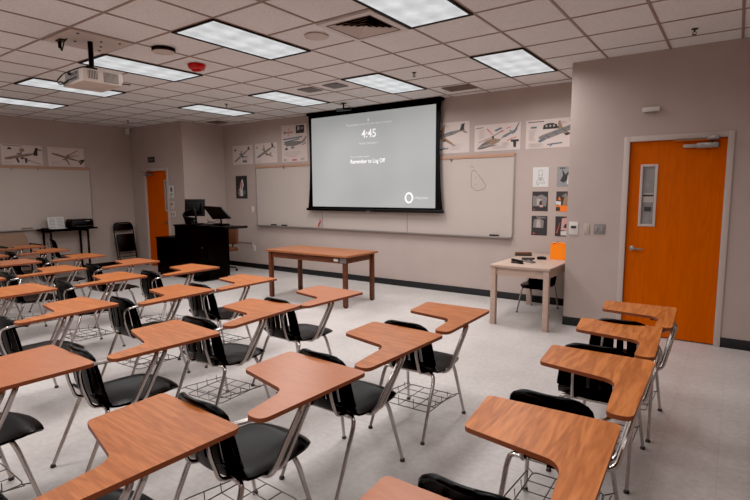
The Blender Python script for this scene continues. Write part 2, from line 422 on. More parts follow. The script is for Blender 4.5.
# ------------------------------------------------------------------ tablet-arm desks
def make_desk(basket=True, tabmat='tab_oak', arm=.73, tw=.555):
    """local origin: floor under the seat centre, facing +Y"""
    R = thing('tablet_arm_desk', None, None)
    # seat : dished pan with waterfall front
    def pan():
        nx, ny = 14, 16; top = []
        for j in range(ny + 1):
            v = j / ny; y = -.235 + v * .51
            wv = .200 + .022 * math.sin(PI * min(1, v * 1.1)) ; 
            if v > .8: wv -= .06 * ((v - .8) / .2) ** 2
            row = []
            for i in range(nx + 1):
                u = -1 + 2 * i / nx; xx = u * wv
                z = .437 - .016 * (1 - u * u) * math.sin(PI * min(1, max(0, v * 1.15))) + .0 - .012 * abs(u) ** 6
                if v > .78: z -= .035 * ((v - .78) / .22) ** 2
                if v < .18: z += .055 * ((.18 - v) / .18) ** 2
                row.append(Vector((xx, y + (-.012 * (u * u) if v > .8 else 0), z)))
            top.append(row)
        return top
    def shellmesh(grid, holes, th, nrm, name, mat_, parent):
        ny = len(grid) - 1; nx = len(grid[0]) - 1; m = MB()
        # normals by finite difference
        def nor(j, i):
            a = grid[j][min(i + 1, nx)] - grid[j][max(i - 1, 0)]; b = grid[min(j + 1, ny)][i] - grid[max(j - 1, 0)][i]
            return a.cross(b).normalized()
        F = [[grid[j][i] for i in range(nx + 1)] for j in range(ny + 1)]
        B = [[grid[j][i] - nor(j, i) * th for i in range(nx + 1)] for j in range(ny + 1)]
        vs = [p for r in F for p in r] + [p for r in B for p in r]; o = (nx + 1) * (ny + 1); fs = []
        idf = lambda j, i: j * (nx + 1) + i
        solid = lambda j, i: 0 <= j < ny and 0 <= i < nx and (j, i) not in holes
        for j in range(ny):
            for i in range(nx):
                if not solid(j, i): continue
                q = [idf(j, i), idf(j, i + 1), idf(j + 1, i + 1), idf(j + 1, i)]
                fs.append(q); fs.append([o + k for k in q[::-1]])
                for (dj, di, a, b) in ((-1, 0, 0, 1), (0, 1, 1, 2), (1, 0, 2, 3), (0, -1, 3, 0)):
                    if not solid(j + dj, i + di): fs.append([q[b], q[a], o + q[a], o + q[b]])
        m.add(vs, fs, mat_); return m.build(name, parent, angle=50)
    shellmesh(pan(), set(), .014, 1, 'seat', 'shell', R)
    # backrest : curved shell rising from the rear of the seat, four upright slots
    nx, ny = 18, 18; grid = []
    for j in range(ny + 1):
        v = j / ny; z = .425 + v * .332
        w = .208 - .048 * v ** 1.2
        if v > .86: w -= .04 * ((v - .86) / .14) ** 2.5
        yb = -.228 - .020 * min(1, v * 4) ** .6 - .034 * v
        row = []
        for i in range(nx + 1):
            u = -1 + 2 * i / nx
            y = yb + .045 * (u * u) * (1 - .35 * v)
            if v > .9: y -= .012 * ((v - .9) / .1)
            row.append(Vector((u * w, y, z - (.012 * u ** 4 * v if v > .7 else 0))))
        grid.append(row)
    holes = set()
    for ci in (3, 7, 10, 14):
        for j in range(4, 13): holes.add((j, ci))
    bk = shellmesh(grid, holes, .014, -1, 'backrest', 'shell', R)
    # thick rolled lip on the rim of the back
    rim = [grid[j][0] for j in range(3, ny + 1)] + [grid[ny][i] for i in range(1, nx + 1)] + [grid[j][nx] for j in range(ny - 1, 2, -1)]
    MB().tube([p + Vector((0, .004, 0)) for p in rim], .012, 'shell', 6).build('rolled_rim', bk, angle=60)
    # seat frame: side rails and cross tubes under the seat
    fr = MB(); t = .0115
    for sx in (-1, 1): fr.tube([(sx * .155, .13, .405), (sx * .155, -.20, .408)], t, 'chrome')
    fr.tube([(-.17, .10, .405), (.17, .10, .405)], t, 'chrome'); fr.tube([(-.17, -.19, .408), (.17, -.19, .408)], t, 'chrome')
    fr.build('seat_frame', R)
    # legs: four, splayed, swaged near the top, with glides
    for (sx, sy) in ((-1, 1), (1, 1), (-1, -1), (1, -1)):
        fx, fy = (.235, .205) if sy > 0 else (.205, -.37)
        ty, tz = (.10, .405) if sy > 0 else (-.19, .408)
        path = fillet([(sx * .10, ty, tz), (sx * .185, ty + sy * .0, tz), (sx * .197, ty + sy * .02, tz - .05), (sx * fx, fy, .012)], .05, 5)
        lg = MB().tube(path, [t + .001] * (len(path) - 1) + [t - .002], 'chrome', 10).build('leg', R)
        MB().lathe([(.009, .02), (.013, .016), (.016, .006), (.015, 0)], 'glide', (sx * fx, fy, 0), 12).build('foot_glide', lg)
    # back tubes: left one plain, right one runs out to carry the rear of the arm
    MB().tube(fillet([(-.115, -.18, .408), (-.115, -.25, .42), (-.108, -.292, .56), (-.105, -.298, .70)], .05), .010, 'chrome', 8).build('back_tube', R)
    MB().tube(fillet([(.115, -.18, .408), (.115, -.25, .42), (.108, -.292, .56), (.112, -.300, .66), (.205, -.290, .698), (.272, -.17, .7125)], .045), .010, 'chrome', 8).build('back_tube', R)
    # writing tablet (L shape), wood top and brown edge
    yt = .455 + max(0, arm - .73); ye = yt - arm; d = yt - .455
    xl = -.205; xr = xl + tw
    pts = [(xl, yt), (xr, yt), (xr, ye), (xr - .10, ye), (.203, .0 + d), (.17, .05 + d), (-.18, .118 + d)]
    poly = round_poly(pts, [.03, .035, .05, .04, .10, .05, .03])
    tb = MB().prism(poly[::-1], .7215, .741, tabmat, 'tab_edge')
    ob = tb.build('writing_tablet', R, angle=30)
    # twin posts that carry the writing surface
    for dy, dx in ((-.035, 0), (.035, -.012)):
        MB().tube(fillet([(.02, -.05 + dy, .402), (.245 + dx, -.05 + dy, .400), (.312 + dx, .075 + d * .7 + dy * .8, .700), (.25, .10 + d * .7 + dy * .8, .719)], .055, 6), .0128, 'chrome', 10).build('arm_post', R)
    MB().b2((.15, .04 + d, .716), (.285, .2 + d, .7215), 'blackmetal').build('mounting_plate', R)
    if basket:
        # wire book basket slung between the legs
        b = MB(); z0, z1 = .155, .225; x0, x1, y0, y1 = -.175, .175, -.235, .14; w = .0035
        b.tube(round3([(x0, y0, z0), (x1, y0, z0), (x1, y1, z0), (x0, y1, z0)], .03), w, 'wire', 5, closed=True)
        for q in range(1, 4):
            yy = y0 + (y1 - y0) * q / 4; b.tube([(x0 - .004, yy, z1 - .02), (x0, yy, z0), (x1, yy, z0), (x1 + .004, yy, z1 - .02)], w * .85, 'wire', 5)
        for q in range(1, 3):
            xx = x0 + (x1 - x0) * q / 3; b.tube([(xx, y0, z1), (xx, y0, z0), (xx, y1, z0)], w * .85, 'wire', 5)
        b.tube(round3([(-.205, y1 - .005, z0 + .004), (-.2, y0 - .01, z1 - .02), (.2, y0 - .01, z1 - .02), (.205, y1 - .005, z0 + .004)], .03, False), w, 'wire', 5)
        for sx in (-1, 1):
            b.tube([(sx * .175, .13, z0), (sx * .222, .165, z0 + .01)], w, 'wire', 5); b.tube([(sx * .18, y0, z1 - .02), (sx * .2, -.29, z1 - .02)], w, 'wire', 5)
        b.build('book_basket', R)
    return R
def round3(pts, r, closed=True):
    P = [Vector(p) for p in pts]; k = len(P); out = []
    for i in range(k):
        if not closed and i in (0, k - 1): out.append(P[i]); continue
        a, b, c = P[i - 1], P[i], P[(i + 1) % k]; d1, d2 = a - b, c - b; rr = min(r, d1.length * .45, d2.length * .45)
        p1 = b + d1.normalized() * rr; p2 = b + d2.normalized() * rr
        for q in range(4):
            t = q / 3; out.append((1 - t) ** 2 * p1 + 2 * t * (1 - t) * b + t * t * p2)
    return out

col_words = {'B': 'column nearest the right-hand orange door', 'C': 'second column from the orange door', 'D': 'third column from the right-hand door',
             'E': 'fourth column from the right-hand door', 'F': 'fifth column from the right-hand door', 'G': 'sixth column, toward the left wall',
             'H': 'seventh column, toward the left wall', 'I': 'eighth column, near the left wall', 'J': 'last column by the left wall'}
# column, FL corner x, y, yaw (deg), material, basket, label
desks = [
 ('B', -.850, 1.235, 0, 'tab_glare', 0, 'tablet desk cut off by the bottom edge, rearmost in the column nearest the right door'),
 ('B', -.835, 2.012, 2.5, 'tab_grain', 1, 'strongly grained tablet desk, second from the rear in the column nearest the right door'),
 ('B', -.825, 2.915, 1.0, 'tab_grain', 1, 'strongly grained tablet desk, middle of five in the column nearest the right door'),
 ('B', -.845, 3.674, 3.0, 'tab_grain', 1, 'grained tablet desk, second from the front in the column nearest the right door'),
 ('B', -.825, 4.375, 2.5, 'tab_grain', 1, 'grained tablet desk in front of the right-hand orange door, front of its column'),
 ('C', -2.035, 1.207, -2, 'tab_oak', 1, 'large oak-toned tablet desk at bottom, rearmost in the second column from the door'),
 ('C', -1.995, 1.955, -2, 'tab_glare', 1, 'smooth glare-toned tablet desk, third from front in the second column from the door'),
 ('C', -1.99, 2.755, -2, 'tab_oak', 0, 'oak-toned tablet desk without basket, second from front in the second column from the door'),
 ('C', -1.995, 3.510, 1.5, 'tab_oak', 1, 'oak-toned tablet desk with open wire basket, front of the second column from the door'),
 ('D', -3.250, 1.240, -1, 'tab_glare', 1, 'glare-toned tablet desk cut by the left edge, rearmost of the third column from the door'),
 ('D', -3.175, 2.011, -4, 'tab_oak', 0, 'oak-toned tablet desk, third from front in the third column from the right door'),
 ('D', -3.305, 2.787, 5, 'tab_oak', 1, 'oak-toned tablet desk, second from front in the third column from the right door'),
 ('D', -3.215, 3.557, -2, 'tab_glare', 0, 'glare-toned tablet desk in front of the brown table, front of the third column'),
 ('E', -4.565, 2.008, 4, 'tab_oak', 0, 'oak-toned tablet desk, third from front in the fourth column from the right door'),
 ('E', -4.42, 2.837, 3, 'tab_oak', 1, 'oak-toned tablet desk, second from front in the fourth column from the right door'),
 ('E', -4.39, 3.595, 2, 'tab_oak', 1, 'oak-toned tablet desk left of the brown table, front of the fourth column'),
 ('F', -5.700, 2.040, 2, 'tab_oak', 1, 'oak-toned tablet desk at the left edge, third from front in the fifth column'),
 ('F', -5.69, 2.935, 1, 'tab_oak', 1, 'oak-toned tablet desk, second from front in the fifth column from the right door'),
 ('F', -5.575, 3.780, 2, 'tab_oak', 1, 'oak-toned tablet desk right before the black lectern, front of the fifth column'),
 ('G', -6.780, 2.000, 0, 'tab_oak', 1, 'tablet desk whose tip just enters the left edge, third from front in the sixth column'),
 ('G', -6.83, 2.817, 3, 'tab_oak', 1, 'oak-toned tablet desk, second from front in the sixth column from the right door'),
 ('G', -6.70, 3.698, 1, 'tab_glare', 1, 'glare-toned tablet desk before the left orange door, front of the sixth column'),
 ('H', -7.955, 2.795, 0, 'tab_glare', 1, 'glare-toned tablet desk at the left edge, second from front in the seventh column'),
 ('H', -7.915, 3.587, 3, 'tab_oak', 1, 'oak-toned tablet desk, front of the seventh column, in line with the folding chair'),
 ('I', -9.050, 2.790, 0, 'tab_oak', 1, 'tablet desk barely entering the left edge, second from front in the eighth column'),
 ('I', -9.12, 3.620, 3, 'tab_oak', 1, 'oak-toned tablet desk before the small black table, front of the eighth column'),
 ('J', -10.08, 3.676, 0, 'tab_oak', 1, 'oak-toned tablet desk before the tan chair, nearest the left wall'),
]
ARM = {(-1.995, 1.955): .67, (-1.99, 2.755): .77, (-3.175, 2.011): .67, (-3.305, 2.787): .74, (-3.215, 3.557): .71, (-.825, 2.915): .81, (-.825, 4.375): .70}
protos = {}
for (cn, fx, fy, a, tm, bk, label) in desks:
    arm = ARM.get((fx, fy), .73); wd = {('B', 3.674): .50, ('B', 4.375): .50, ('C', 3.510): .535}.get((cn, fy), .53 if tm == 'tab_grain' else .555); key = (tm, bk, arm, wd); a = math.radians(a)
    if key not in protos: o = protos[key] = make_desk(bool(bk), tm, arm, wd)
    else: o = copy_tree(protos[key])
    off = Matrix.Rotation(a, 2) @ Vector((-.205, .455 + max(0, arm - .73)))
    o.location = (fx - off.x, fy - off.y, 0); o.rotation_euler = (0, 0, a)
    tag(o, label, 'desk', 'tablet-arm desks in columns')

# ------------------------------------------------------------------ projection screen
SY = 7.19
def scr():
    r = thing('projection_screen', 'large lit projection screen with black border showing 4:45', 'screen', (-5.285, SY, 0))
    # outline with tensioned, slightly concave sides
    def side(x_top, x_bot, s):
        out = []
        for k in range(13):
            t = k / 12; out.append((s * (x_top + (x_bot - x_top) * t ** 4 - .02 * math.sin(PI * t)), 3.085 + (1.335 - 3.085) * t))
        return out
    outer = side(1.41, 1.455, -1) + side(1.41, 1.455, 1)[::-1]
    m = MB(); n = len(outer)
    m.add([(x, 0, z) for x, z in outer] + [(x, .012, z) for x, z in outer], [list(range(n)), [n + i for i in range(n)][::-1]] + [[i, n + i, n + (i + 1) % n, (i + 1) % n] for i in range(n)], 'black_lam')
    m.build('black_border', r, smooth=False)
    m = MB(); m.b2((-1.335, -.003, 1.365), (1.325, 0.0, 3.005), 'screen'); im = m.build('lit_image', r, smooth=False)
    MB().b2((-1.49, -.02, 1.285), (1.475, .02, 1.335), 'blackmetal', .006).build('bottom_bar', r)
    MB().b2((-.045, -.026, 1.282), (.035, -.02, 1.30), 'steel', .002).build('pull_tab', r)
    MB().b2((-1.42, -.05, 3.06), (1.43, .08, 3.104), 'black_lam', .004).build('screen_case', r)
    return r, im
scr_root, scr_im = scr()
def text(body, size, x, z, parent, m, align='CENTER', name='screen_text', y=-.006, sx=1.0, bold=0):
    cu = bpy.data.curves.new(name, 'FONT'); cu.body = body; cu.size = size; cu.align_x = align; cu.extrude = .0008; cu.offset = bold
    t = bpy.data.objects.new(name, cu); C.objects.link(t)
    dg = bpy.context.evaluated_depsgraph_get(); me = bpy.data.meshes.new_from_object(t.evaluated_get(dg))
    bpy.data.objects.remove(t); bpy.data.curves.remove(cu)
    me.materials.clear(); me.materials.append(M[m])
    o = bpy.data.objects.new(name, me); C.objects.link(o); o.parent = parent
    o.location = (x, y, z); o.rotation_euler = (PI / 2, 0, 0); o.scale = (sx, 1, 1); return o
OX = -5.285
text('This workstation session locks after minutes of inactivity', .05, -5.29 - OX, 2.795, scr_im, 'glyph_soft', sx=.85)
text('4:45', .195, -5.275 - OX, 2.578, scr_im, 'glyph', bold=.003, sx=.95)
text('Monday, November 2', .052, -5.285 - OX, 2.462, scr_im, 'glyph_soft', sx=.9)
text('This is a friendly reminder', .045, -5.69 - OX, 2.238, scr_im, 'glyph_soft', 'LEFT', sx=.9)
text('Remember to Log Off', .098, -5.69 - OX, 2.138, scr_im, 'glyph', 'LEFT', sx=.85, bold=.0015)
m = MB()   # small padlock mark over the line
m.b2((-.02, -.006, 2.855), (.02, -.004, 2.885), 'glyph_soft'); m.tube([(-.013, -.005, 2.885), (-.011, -.005, 2.905), (0, -.005, 2.913), (.011, -.005, 2.905), (.013, -.005, 2.885)], .003, 'glyph_soft', 5)
m.build('padlock_mark', scr_im)
m = MB(); cx, cz = -4.455 - OX, 1.528
m.tube([(cx + .068 * math.cos(2 * PI * k / 28), -.005, cz + .078 * math.sin(2 * PI * k / 28)) for k in range(28)], .015, 'glyph', 6, closed=True)
m.build('ring_logo', scr_im)
text('collegename', .068, -4.36 - OX, 1.512, scr_im, 'glyph_soft', 'LEFT', sx=.8)

# ------------------------------------------------------------------ whiteboards
def whiteboard(name, L, loc, rz, label, seams, H0=.945, H1=2.19, clips=()):
    r = thing(name, label, 'whiteboard', loc, rz)
    bd = MB().b2((0, -.018, H0), (L, -.002, H1), 'board'); b = bd.build('board_panel', r)
    MB().b2((0, -.024, H0), (.018, -.002, H1), 'alu', .002).build('edge_trim', r); MB().b2((L - .018, -.024, H0), (L, -.002, H1), 'alu', .002).build('edge_trim', r)
    for s in seams: MB().b2((s - .007, -.021, H0), (s + .007, -.004, H1 - .05), 'alu').build('seam_strip', r)
    MB().b2((0, -.03, H1 - .05), (L, -.002, H1), 'cork', .002).build('map_rail', r)
    t = MB(); t.b2((.02, -.075, H0 - .012), (L - .01, -.002, H0 - .002), 'alu', .002); t.b2((.02, -.078, H0 - .012), (L - .01, -.073, H0 + .012), 'alu', .002)
    t.build('marker_tray', r)
    for c in clips: MB().b2((c - .012, -.042, H1 - .085), (c + .012, -.0305, H1 - .02), 'steel', .003).build('map_hook', r)
    return r
whiteboard('whiteboard', 5.63, (-8.325, YF, 0), 0, 'long whiteboard on the front wall behind the projection screen', (1.86, 3.78), clips=(.85, 4.6))
whiteboard('whiteboard', 3.6, (XL, 1.72, 0), PI / 2, 'whiteboard on the dim left wall under two posters', (1.8,), .93, 2.17, clips=(2.15, 2.6))
# faint marker doodle on the front board's right end (a child drawing of the board)
wb = [o for o in bpy.data.objects if o.name.startswith('whiteboard')][0]
d = MB()
def stroke(pts, w=.006): d.tube([(x, -.0195, z) for x, z in pts], w * .5, 'ink_grey', 4)
bx = 4.93
stroke([(bx, 2.02), (bx + .05, 2.0)]); stroke([(bx + .02, 1.92), (bx + .01, 1.80), (bx + .02, 1.7), (bx + .1, 1.64), (bx + .22, 1.66), (bx + .26, 1.72), (bx + .2, 1.8), (bx + .12, 1.9)])
stroke([(bx + .08, 1.74), (bx + .10, 1.74)]); stroke([(bx + .08, 1.84), (bx + .10, 1.84)]); stroke([(bx + .02, 1.94), (bx + .07, 1.96), (bx + .1, 1.92)])
d.build('marker_drawing', wb)
# tray items
def eraser(x, label, lift=0):
    r = thing('board_eraser', label, 'eraser', (x, YF - .045, .9435))
    MB().b2((-.07, -.022, 0), (.07, .022, .018), 'dgrey', .003).build('felt_pad', r); MB().b2((-.068, -.021, .018), (.068, .021, .036), 'black', .006).build('eraser_grip', r)
eraser(-7.79, 'black board eraser on the front tray, left of a pair'); eraser(-7.48, 'black board eraser on the front tray, right of a pair')
eraser(-2.98, 'black board eraser at the right end of the front tray')
def marker(loc, rz, m, label):
    r = thing('dry_marker', label, 'marker', loc, rz)
    MB().lathe([(.004, 0), (.008, .004), (.008, .09)], m, (0, 0, .008), 10, 'x').build('marker_barrel', r)
    MB().lathe([(.009, .09), (.009, .125), (.006, .13)], m, (0, 0, .0088), 10, 'x').build('marker_cap', r)
marker((-6.62, YF - .045, .944), .1, 'ink_red', 'red marker on the front tray beside the left board seam')
# red ribbon hanging at the seam
m = MB(); m.tube([(0, 0, .17), (.03, -.004, .12), (-.005, -.004, .08), (-.03, -.004, .02)], [.004, .012, .014, .006], 'ink_red', 6); rb = m.build('red_ribbon', None, (-6.53, YF - .033, .96)); tag(rb, 'short red ribbon hanging on the whiteboard seam below the screen', 'ribbon')

# ------------------------------------------------------------------ posters
def poster(name, w, h, loc, rz, label, cat, group, draw, paper='paper'):
    m = MB(); m.b2((0, -.003, 0), (w, 0, h), paper)
    lay = [0]
    def P(poly, c):
        lay[0] += 1; m.flat([(x * w, z * h) for x, z in poly], -.0032 - .00008 * lay[0], c)
    draw(P)
    m.keep = False
    o = m.build(name, None, loc, rz, smooth=False)
    tag(o, label, cat, group); return o
def bar(P, x0, z0, x1, z1, t, c, t2=None):
    t2 = t if t2 is None else t2
    dx, dz = x1 - x0, z1 - z0; l = math.hypot(dx, dz) or 1; nx, nz = -dz / l, dx / l
    P([(x0 - nx * t / 2, z0 - nz * t / 2), (x1 - nx * t2 / 2, z1 - nz * t2 / 2), (x1 + nx * t2 / 2, z1 + nz * t2 / 2), (x0 + nx * t / 2, z0 + nz * t / 2)], c)
def captions(P, cols, seed):
    rnd = random.Random(seed)
    for (x, z0, z1, w) in cols:
        z = z0
        while z < z1:
            bar(P, x, z, x + w * rnd.uniform(.6, 1), z, .008, 'ink_light'); z += .03
def airplane(P, a, b, body, span, c1='ink_grey', c2='ink_tan', dark='ink', swept=.16):
    """cutaway airliner seen obliquely: nose at a, tail at b"""
    ax, az = a; bx_, bz = b; dx, dz = bx_ - ax, bz - az; l = math.hypot(dx, dz); ux, uz = dx / l, dz / l; nx, nz = -uz, ux
    def q(s, t): return (ax + dx * s + nx * t, az + dz * s + nz * t)
    P([q(.38, 0), q(.50, 0), q(.50 + swept, -span), q(.46 + swept, -span)], c1)
    P([q(.40, .0), q(.52, 0), q(.54 + swept * .8, span * .8), q(.50 + swept * .8, span * .8)], c1)
    P([q(0, 0), q(.05, body * .42), q(.14, body * .5), q(.7, body * .46), q(1, body * .2), q(1, -body * .05), q(.72, -body * .46), q(.12, -body * .5), q(.03, -body * .3)], c2)
    P([q(.88, 0), q(.98, 0), q(1.06, span * .45), q(.99, span * .45)], dark)
    P([q(.9, 0), q(.97, 0), q(1.03, -span * .3), q(.98, -span * .3)], c1)
    for k in range(9):
        s = .1 + k * .085; bar(P, *q(s, -body * .36), *q(s, body * .36), .012, dark if k % 2 else c1)
    bar(P, *q(.06, body * .1), *q(.85, body * .1), body * .14, 'ink_blue')
    for t in (-.4, .4): bar(P, *q(.44, span * t), *q(.52, span * t), body * .4, dark)
def panelmark(P, x, z, s):
    P([(x - s, z - s * .7), (x + s, z - s * .7), (x + s * .9, z + s * .5), (x + s * .3, z + s * .95), (x - s * .3, z + s * .95), (x - s * .9, z + s * .5)], 'ink')
    for k in (-.5, 0, .5): P([(x + k * s - s * .12, z - .1 * s), (x + k * s + s * .12, z - .1 * s), (x + k * s + s * .12, z + .45 * s), (x + k * s - s * .12, z + .45 * s)], 'ink_light')
PG = 'aircraft cutaway posters'
ypz = YF - .001
def d1(P): airplane(P, (.06, .12), (.86, .82), .085, .26, 'ink_blue', 'ink_grey'); P([(.08, .75), (.2, .75), (.2, .79), (.08, .79)], 'ink'); bar(P, .14, .68, .14, .86, .03, 'ink'); P([(.5, .1), (.72, .08), (.72, .2), (.5, .22)], 'ink_blue'); captions(P, [(.55, .25, .45, .3)], 1)
def d2(P): airplane(P, (.08, .28), (.86, .82), .11, .4, 'ink_tan', 'ink_grey'); P([(.05, .78), (.1, .72), (.13, .8), (.09, .86)], 'ink_grey'); P([(.66, .42), (.74, .4), (.75, .5), (.68, .52)], 'ink_grey'); captions(P, [(.06, .05, .2, .25)], 2)
def d3(P):
    bar(P, .1, .80, .46, .80, .035, 'ink_tan'); bar(P, .28, .70, .32, .92, .06, 'ink_pink', .03); bar(P, .12, .84, .13, .76, .03, 'ink')
    P([(.58, .76), (.9, .76), (.9, .97), (.58, .97)], 'ink'); P([(.64, .84), (.72, .84), (.72, .94), (.64, .94)], 'ink_light'); P([(.76, .86), (.86, .86), (.86, .92), (.76, .92)], 'ink_grey')
    P([(.08, .50), (.2, .44), (.5, .42), (.86, .5), (.96, .62), (.88, .6), (.8, .54), (.5, .56), (.2, .56)], 'ink_grey')
    bar(P, .06, .62, .82, .66, .035, 'ink_blue'); bar(P, .1, .54, .7, .61, .03, 'ink_blue'); bar(P, .8, .44, .98, .5, .03, 'ink_grey'); bar(P, .88, .52, .97, .66, .05, 'ink_grey')
    for k in range(7): bar(P, .2 + k * .085, .44, .22 + k * .085, .55, .012, 'ink')
    bar(P, .2, .36, .22, .44, .02, 'ink'); P([(.14, .33), (.24, .33), (.24, .38), (.14, .38)], 'ink'); P([(.38, .36), (.5, .36), (.5, .41), (.38, .41)], 'ink_blue')
    bar(P, .25, .14, .6, .14, .015, 'ink_pink'); P([(.06, .03), (.2, .03), (.2, .09), (.06, .09)], 'ink_light'); P([(.42, .03), (.6, .03), (.6, .07), (.42, .07)], 'ink_red'); P([(.75, .03), (.9, .03), (.9, .1), (.75, .1)], 'ink_light'); captions(P, [(.1, .18, .3, .8)], 3)
def d4(P): airplane(P, (-.05, .42), (.9, .74), .13, .42, 'ink_tan', 'ink_grey'); panelmark(P, .1, .76, .09); bar(P, .05, .1, .55, .16, .04, 'ink_blue'); bar(P, .38, .1, .46, .2, .03, 'ink_blue'); captions(P, [(.6, .1, .3, .3), (.3, .85, .95, .3)], 4)
def d5(P):   # helicopter
    P([(.06, .12), (.14, .24), (.26, .4), (.42, .48), (.58, .42), (.68, .5), (.92, .72), (.94, .76), (.9, .76), (.64, .56), (.56, .34), (.4, .2), (.22, .1), (.1, .08)], 'ink_grey')
    P([(.28, .36), (.42, .46), (.56, .4), (.54, .34), (.38, .22), (.28, .24)], 'ink_tan'); bar(P, .66, .5, .93, .74, .05, 'ink_blue', .03); bar(P, .86, .62, .97, .98, .05, 'ink_blue', .02); bar(P, .78, .74, .84, .58, .035, 'ink_grey')
    bar(P, .1, .34, .4, .52, .025, 'ink_tan'); bar(P, .4, .52, .62, .74, .03, 'ink_grey'); bar(P, .28, .84, .42, .58, .03, 'ink_red', .012); bar(P, .42, .46, .41, .56, .04, 'ink'); bar(P, .1, .1, .5, .22, .02, 'ink')
    for (x, z) in ((.56, .68), (.72, .36), (.82, .42), (.7, .8)): bar(P, x, z, x + .1, z + .05, .025, 'ink_red')
    bar(P, .46, .74, .6, .84, .06, 'ink_blue'); P([(.8, .3), (.97, .3), (.97, .38), (.8, .38)], 'ink'); P([(.86, .1), (.91, .1), (.92, .3), (.85, .3)], 'ink'); bar(P, .03, .88, .2, .9, .02, 'ink'); bar(P, .16, .24, .34, .34, .02, 'ink'); bar(P, .2, .18, .38, .26, .018, 'ink_light'); captions(P, [(.1, .5, .82, .14), (.4, .08, .18, .3), (.62, .08, .3, .16)], 5)
def d6(P): airplane(P, (.22, .32), (.98, .84), .17, .38, 'ink_tan', 'ink_grey'); P([(.2, .26), (.3, .36), (.34, .3), (.24, .2)], 'ink_blue'); panelmark(P, .4, .74, .12); bar(P, .03, .93, .3, .93, .025, 'ink'); bar(P, .36, .12, .6, .16, .04, 'ink_blue'); bar(P, .4, .05, .46, .16, .02, 'ink_blue'); bar(P, .08, .74, .18, .74, .06, 'ink_blue'); bar(P, .7, .9, .8, .92, .02, 'ink'); captions(P, [(.05, .3, .65, .12), (.05, .06, .2, .3), (.55, .82, .9, .12)], 6)
poster('aircraft_poster', .64, .40, (-9.06, ypz, 2.24), 0, 'aircraft cutaway poster, leftmost on the front wall above the small dark poster', 'poster', PG, d1)
poster('aircraft_poster', .66, .41, (-8.335, ypz, 2.24), 0, 'aircraft cutaway poster above the front whiteboard left corner, second from left', 'poster', PG, d2)
poster('aircraft_poster', .69, .72, (-7.535, ypz, 2.235), 0, 'tall aircraft poster with two planes beside the screen left edge', 'poster', PG, d3)
poster('aircraft_poster', .80, .48, (-4.23, ypz, 2.235), 0, 'aircraft cutaway poster half hidden by the screen right edge', 'poster', PG, d4)
poster('aircraft_poster', .72, .395, (-3.345, ypz, 2.235), 0, 'helicopter cutaway poster above the right end of the front whiteboard', 'poster', PG, d5)
poster('aircraft_poster', .86, .40, (-2.545, ypz, 2.235), 0, 'aircraft cutaway poster partly behind the right wall block edge', 'poster', PG, d6)
def d7(P):
    airplane(P, (.06, .28), (.86, .62), .14, .3, 'ink_grey', 'ink_tan'); bar(P, .82, .5, .86, .9, .1, 'ink', .06); bar(P, .84, .84, .98, .78, .05, 'ink'); bar(P, .36, .34, .4, .12, .05, 'ink'); bar(P, .58, .36, .58, .12, .05, 'ink')
    P([(.42, .7), (.46, .66), (.52, .66), (.56, .72), (.54, .84), (.46, .84)], 'ink_tan'); P([(.14, .76), (.26, .76), (.22, .86), (.17, .86)], 'ink'); bar(P, .6, .26, .95, .06, .03, 'ink_grey'); bar(P, .04, .95, .5, .95, .025, 'ink'); captions(P, [(.04, .06, .2, .3)], 7)
def d8(P): airplane(P, (.08, .68), (.92, .28), .1, .34, 'ink_grey', 'ink_tan', swept=.3); bar(P, .48, .52, .84, .9, .06, 'ink_tan', .03); bar(P, .88, .14, .98, .34, .05, 'ink'); captions(P, [(.06, .08, .3, .3), (.1, .9, .96, .3)], 8)
poster('aircraft_poster', .70, .385, (XL + .001, 3.735, 2.185), PI / 2, 'aircraft poster on the left wall, left of two over its whiteboard', 'poster', PG, d7)
poster('aircraft_poster', .69, .385, (XL + .001, 4.535, 2.185), PI / 2, 'aircraft poster on the left wall, right of two over its whiteboard', 'poster', PG, d8)
def dark1(P):
    P([(.06, .05), (.94, .05), (.94, .97), (.06, .97)], 'ink'); P([(.3, .12), (.62, .1), (.6, .4), (.7, .6), (.62, .86), (.5, .78), (.42, .5), (.26, .4)], 'ink_white'); P([(.18, .2), (.4, .14), (.4, .34), (.24, .4)], 'ink_tan'); P([(.66, .16), (.84, .2), (.8, .4), (.66, .34)], 'ink_blue'); P([(.45, .4), (.55, .4), (.6, .7), (.5, .74)], 'ink_grey'); P([(.28, .3), (.36, .3), (.46, .7), (.4, .72)], 'ink_red')
poster('wall_poster', .37, .49, (-8.995, ypz, 1.505), 0, 'small dark poster with white streaks left of the front whiteboard', 'poster', None, dark1, 'ink')
SG = 'small prints beside the wall block'
def s1(P):
    for (x0, z0, x1, z1) in ((.38, .85, .38, .45), (.6, .85, .6, .45), (.38, .85, .6, .85), (.38, .45, .22, .2), (.6, .45, .76, .2), (.22, .2, .76, .2), (.38, .6, .6, .6), (.38, .4, .6, .4)): bar(P, x0, z0, x1, z1, .02, 'ink_grey')
    P([(.42, .3), (.56, .3), (.56, .5), (.42, .5)], 'ink_light'); bar(P, .28, .12, .36, .12, .03, 'ink')
def s2(P): P([(.2, .3), (.4, .2), (.6, .3), (.7, .6), (.8, .85), (.5, .6), (.3, .9), (.36, .55)], 'dgrey'); P([(.6, .12), (.8, .12), (.76, .4), (.66, .6)], 'ink_white'); bar(P, .15, .92, .5, .92, .05, 'ink')
def s3(P): P([(.05, .25), (.9, .25), (.95, .7), (.6, .85), (.3, .75), (.05, .8)], 'ink_grey'); P([(.3, .3), (.6, .3), (.6, .6), (.3, .65)], 'ink_light'); P([(.45, .32), (.65, .32), (.6, .55), (.48, .5)], 'ink'); P([(.5, .2), (.7, .2), (.7, .3), (.5, .3)], 'ink_pink'); bar(P, .1, .08, .2, .08, .05, 'ink_red')
